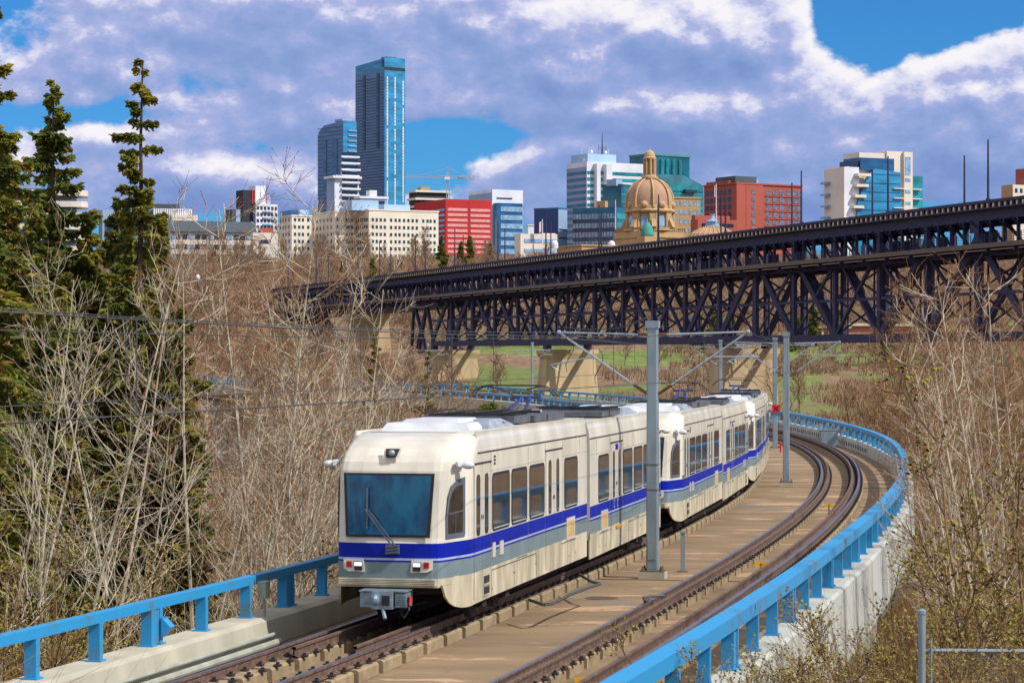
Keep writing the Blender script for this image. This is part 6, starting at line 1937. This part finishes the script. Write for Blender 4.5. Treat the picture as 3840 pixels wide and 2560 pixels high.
# right bank
GR = 'leafless poplars on the right bank'
spots = [(3540, 60, 1700), (3640, 56, 1500), (3700, 50, 1350), (3800, 44, 1080), (3640, 74, 1450), (3850, 60, 1200), (3815, 50, 1020), (3730, 47, 1230), (3870, 40, 980), (3790, 56, 1150), (3640, 84, 1500), (3560, 110, 1480), (3540, 130, 1420), (3620, 100, 1400), (3780, 96, 1350), (3400, 165, 1450), (3560, 160, 1400), (3700, 140, 1380), (3290, 225, 1430), (3430, 210, 1420), (3850, 130, 1300), (3560, 230, 1400), (3760, 210, 1380), (3640, 300, 1400), (3380, 280, 1410), (3180, 300, 1420), (3850, 300, 1380)]
for i, (u, Y, vt) in enumerate(spots):
    x = (u - 1920) * Y / FPX
    if Y > 120: put_tree('bare_tree', darkt[i % 2], x, Y, rng.uniform(0, 6.28), (CAMH + (HORIZ - vt) * Y / FPX - ground(x, Y)) / 12.5, 'leafless brown tree on the right bank beyond the curve', 'leafless trees beyond the curve')
    else: poplar_by_top(i, u, vt, Y, rng.uniform(2.4, 3.8), 'leafless poplar on the right bank ' + ('beside the curve of the railing' if u < 3550 else 'at the right edge of the photo'), 'leafless poplars on the right bank ' + ('by the curve' if u < 3550 else 'at the right edge'))
put_tree('cottonwood_tree', darkt[0], (3165 - 1920) * 205 / FPX, 195, 1.0, 1.5, 'dark-trunked leafless tree rising just beyond the curve of the railing', None)
put_tree('cottonwood_tree', darkt[1], (3010 - 1920) * 222 / FPX, 215, 2.2, 1.3, 'crooked dark tree leaning left behind the second pole', None)
GS = 'leafless shrubs on the right bank'
for i in range(190):
    Y = 30 + 150 * rng.random() ** 1.3; u = rng.uniform(2500, 4200)
    x = (u - 1920) * Y / FPX
    ok = all(not (abs(P(s, 0).y - Y) < 6 and x < P(s, 6.6).x) for s in range(0, 200, 6))
    if not ok or x < 6 + Y * .02: continue
    put_tree('bare_shrub', thickets[i % 4], x, Y, rng.uniform(0, 6.28), rng.uniform(.9, 1.45), 'leafless budding shrub on the right bank', GS, cat='shrub')
# foreground saplings with green buds against the railing
GF = 'budding saplings in front of the right railing'
for i, (u, Y, sc) in enumerate(((2300, 27, .62), (2480, 26, .68), (2640, 28, .74), (2760, 25.5, .7), (2900, 27, .72), (3040, 28, .74), (3150, 26, .7), (3260, 30, .8), (3380, 27, .8), (3560, 26, .8), (3720, 29, .9), (3840, 25, .85), (3200, 34, .95), (3420, 37, 1.0), (3600, 35, 1.0), (2980, 31, .7))):
    x = (u - 1920) * Y / FPX
    put_tree('sapling', thickets[(i * 2 + 1) % 4], x, Y, i * 1.7, sc * .95, 'thin sapling with small green buds before the right railing', GF, cat='sapling')
ol = []
for i in range(2):
    tr, cr = bare_tree(600 + i, 5.2, .03, 34, 1.8, start=.1, ang=36, lv2=7, lv3=5, up=.12, multi=6, leaf=.03, tw=.006, bend=.06)
    ol.append(mk_tree('olive', tr, cr, [V_twig2, V_twig2, V_leaf], V_twig2))
for i in range(30):
    Y = rng.uniform(50, 110); u = rng.uniform(3250, 3750) if i % 3 else rng.uniform(3100, 3950); x = max((u - 1920) * Y / FPX, P(min(180, Y - 25), 7.5).x)
    put_tree('olive_shrub', ol[i % 2], x, Y, rng.uniform(0, 6.28), rng.uniform(.9, 1.4), 'shrub just turning yellow-green on the right bank', 'yellow-green shrubs on the right bank', cat='shrub')
# willows just greening beside the girder
for i, (u, Y) in enumerate(((1760, 205), (1840, 200), (1905, 196), (1440, 150))):
    tr, cr = bare_tree(500 + i, 7.5 - i * .8, .08, 34, 2.4, start=.1, ang=40, lv2=9, lv3=6, up=.1, multi=3, leaf=.10, tw=.02)
    pr = mk_tree('willow', tr, cr, [V_leaf, V_leaf, V_leaf], V_bark2)
    x = (u - 1920) * Y / FPX; q = at(u, 1625, Y)
    put_tree('willow_bush', pr, x, Y, i, 1.0, 'fresh yellow-green bush below the far girder behind the train roof', 'fresh green bushes below the girder', z=at(u, 1490 + (i > 0) * 20, Y).z - 6.6, cat='bush')

# far bank: single trees and the wood between them
GN = 'leafless trees on the far bank'
n = 0
while n < 300:
    Y = rng.uniform(395, 990); u = rng.uniform(-100, 3950) if n < 200 else rng.uniform(550, 1600)
    x = (u - 1920) * Y / FPX
    # keep the open grass below the truss free
    if 430 < Y < 640 and 1750 < u < 3300 and rng.random() < .55: continue
    if Y < 450 and 1500 < u < 3000: continue
    yb = BO.y + (x - BO.x) * BD.y / BD.x
    if Y < 745 and abs((x - BO.x) * BD.y - (Y - BO.y) * BD.x) < 17: continue
    sc = rng.uniform(.7, 1.15) * (1.15 if Y > 850 else 1)
    put_tree('bare_tree', fart[n % 3], x, Y, rng.uniform(0, 6.28), sc, 'leafless brown tree on the far bank', GN); n += 1
def wood():
    mb = MB(); r = random.Random(9)
    for i in range(10500):
        Y = 600 + 350 * r.random() if r.random() < .75 else r.uniform(200, 420)
        u = r.uniform(-900, 4500) if Y > 600 else (r.uniform(3000, 4400) if r.random() < .6 else r.uniform(-800, 1500))
        x = (u - 1920) * Y / FPX
        if Y < 700 and 1750 < u < 2500 and Y < 660: continue
        if 420 < Y < 735 and abs((x - BO.x) * BD.y - (Y - BO.y) * BD.x) < 15: continue
        z = ground(x, Y); h = r.uniform(3.5, 8) if Y > 680 else r.uniform(2, 4.2)
        for k in range(9):
            a = r.uniform(0, 6.28); l_ = h * r.uniform(.6, 1); s_ = r.uniform(.1, .55)
            bx_, by_ = x + r.gauss(0, .8), Y + r.gauss(0, .8)
            tx, ty = bx_ + math.cos(a) * s_ * l_, by_ + math.sin(a) * s_ * l_
            w = .05 + Y * .00012
            mb.add([(bx_ - w, by_, z), (bx_ + w, by_, z), (tx, ty, z + l_)], [(0, 1, 2)])
            mx_, my_, mz_ = (bx_ + tx) / 2, (by_ + ty) / 2, z + l_ / 2
            for q in range(3):
                a2 = r.uniform(0, 6.28); l2 = l_ * .45
                mb.add([(mx_, my_, mz_ - w * 1.5), (mx_, my_, mz_ + w * 1.5), (mx_ + math.cos(a2) * l2 * .7, my_ + math.sin(a2) * l2 * .7, mz_ + l2 * .7)], [(0, 1, 2)])
    o = mb.build('far_woodland', V_far); tag(o, 'brown leafless woodland covering the far bank', 'woodland', kind='stuff')
wood()
def low_brush():
    mb = MB(); r = random.Random(31)
    n = 0
    while n < 2600:
        Y = r.uniform(400, 600); u = r.uniform(1450, 3950); x = (u - 1920) * Y / FPX
        if vnoise(x / 14, Y / 26, 5) < .5 or abs((x - BO.x) * BD.y - (Y - BO.y) * BD.x) < 9: continue
        n += 1; z = ground(x, Y)
        for k in range(9):
            a = r.uniform(0, 6.28); l_ = r.uniform(.7, 2.4); w = .09
            bx_, by_ = x + r.gauss(0, 1.0), Y + r.gauss(0, 1.0)
            mb.add([(bx_ - w, by_, z), (bx_ + w, by_, z), (bx_ + math.cos(a) * l_ * .5, by_ + math.sin(a) * l_ * .5, z + l_)], [(0, 1, 2)])
    o = mb.build('low_brush', V_far); tag(o, 'patches of low brown brush on the grass slopes below the truss bridge', 'brush', kind='stuff')
low_brush()
def undergrowth():
    mb = MB(); r = random.Random(12)
    for i in range(52000):
        right = r.random() < .5
        Y = 30 + 150 * r.random() ** 1.4
        if right: u = r.uniform(2500, 4350)
        else:
            u = r.uniform(-700, 1700)
            if u < 720 and 42 < Y < 60: continue
        x = (u - 1920) * Y / FPX
        if right:
            if x < P(min(180, max(0, Y - 27)), 5.2).x: continue
        else:
            if x > P(min(180, max(0, Y - 27)), -7.0).x: continue
        z = ground(x, Y); h = r.uniform(.8, 4.2)
        for k in range(4):
            a = r.uniform(0, 6.28); s_ = r.uniform(.15, .8); l_ = h * r.uniform(.5, 1)
            w = .006 + Y * .00006
            e = (x + math.cos(a) * s_ * l_, Y + math.sin(a) * s_ * l_, z + l_)
            mb.add([(x - w, Y, z), (x + w, Y, z), e], [(0, 1, 2)], k % 2)
            mx_ = [(x + e[0]) / 2, (Y + e[1]) / 2, (z + e[2]) / 2]
            a2 = r.uniform(0, 6.28); l2 = l_ * .5
            mb.add([(mx_[0], mx_[1], mx_[2] - w), (mx_[0], mx_[1], mx_[2] + w), (mx_[0] + math.cos(a2) * l2, mx_[1] + math.sin(a2) * l2, mx_[2] + l2 * .5)], [(0, 1, 2)], k % 2)
    o = mb.build('undergrowth', [V_twig2, V_twig]); tag(o, 'dense brown leafless undergrowth on both banks', 'undergrowth', kind='stuff')
undergrowth()

# ------------------------------------------------------------------ chain-link fence at the lower right
fz_ = at(3456, 2290, 28)
fo = empty('chain_link_fence', (fz_.x, 28, fz_.z - 2.1), R(-3), 'grey chain-link fence with a round post and top rail in the lower right corner', 'fence')
for xx, hh_ in ((0, 2.1), (2.6, 1.75)):
    mb = MB(); mb.tube([(xx, 0, 0), (xx, 0, hh_)], .045, 10); mb.lathe((xx, 0, hh_), [(.052, -.03), (.052, .01), (.01, .03)], 10); mb.build('post', M_galv, fo, smooth=False)
mb = MB(); mb.tube([(0, 0, 1.66), (5, 0, 1.66)], .026, 8); mb.build('top_rail', M_galv, fo)
mb = MB(); mb.tube([(.1, -.03, 1.8), (.1, -.03, 0)], .014, 6); mb.build('tension_bar', M_galv, fo)
mb = MB()
for i in range(-26, 76):
    for sg_ in (-1, 1):
        x0 = i * .066; x1 = x0 + sg_ * 1.64
        z0_, z1_ = 0.02, 1.66
        def clip(xa, za, xb, zb__):
            pts = []
            for t in (0, 1): pts.append((xa + (xb - xa) * t, za + (zb__ - za) * t))
            lo, hi = 0.0, 1.0; dx = xb - xa
            if dx > 0: lo = max(lo, (0.1 - xa) / dx); hi = min(hi, (5 - xa) / dx)
            else: lo = max(lo, (5 - xa) / dx); hi = min(hi, (0.1 - xa) / dx)
            return (lo, hi)
        lo, hi = clip(x0, z0_, x1, z1_)
        if lo < hi: mb.tube([(x0 + (x1 - x0) * lo, 0, z0_ + (z1_ - z0_) * lo), (x0 + (x1 - x0) * hi, 0, z0_ + (z1_ - z0_) * hi)], .0022, 3, cap=False)
mb.build('mesh_panel', M_galv, fo)

# lamp posts on the far slope and a few signs near them
Ml = bw('lamp_post_black', C(50, 52, 60))
for i, (u, vt, vb, Y) in enumerate(((850, 995, 1120, 820), (742, 1045, 1110, 760), (806, 1050, 1115, 770))):
    q = at(u, vb, Y); k_ = Y / FPX
    o = empty('street_lamp', q, 0, ('dark street lamp with a side arm on the far slope', 'lamp post with a white globe on the far slope', 'plain dark lamp post right of the globe lamp')[i], 'street lamp')
    H = (vb - vt) * k_
    MB().tube([(0, 0, -6), (0, 0, H)], .22, 6).build('post', Ml, o)
    mb = MB()
    if i == 0: mb.box(0, 15 * k_, -.2, .2, H - .4, H)
    elif i == 1: mb.ell((0, 0, H + .4), (.7, .7, .9), 8)
    else: mb.box(-.5, .5, -.3, .3, H, H + .4)
    mb.build('lamp_head', W_white if i == 1 else Ml, o)
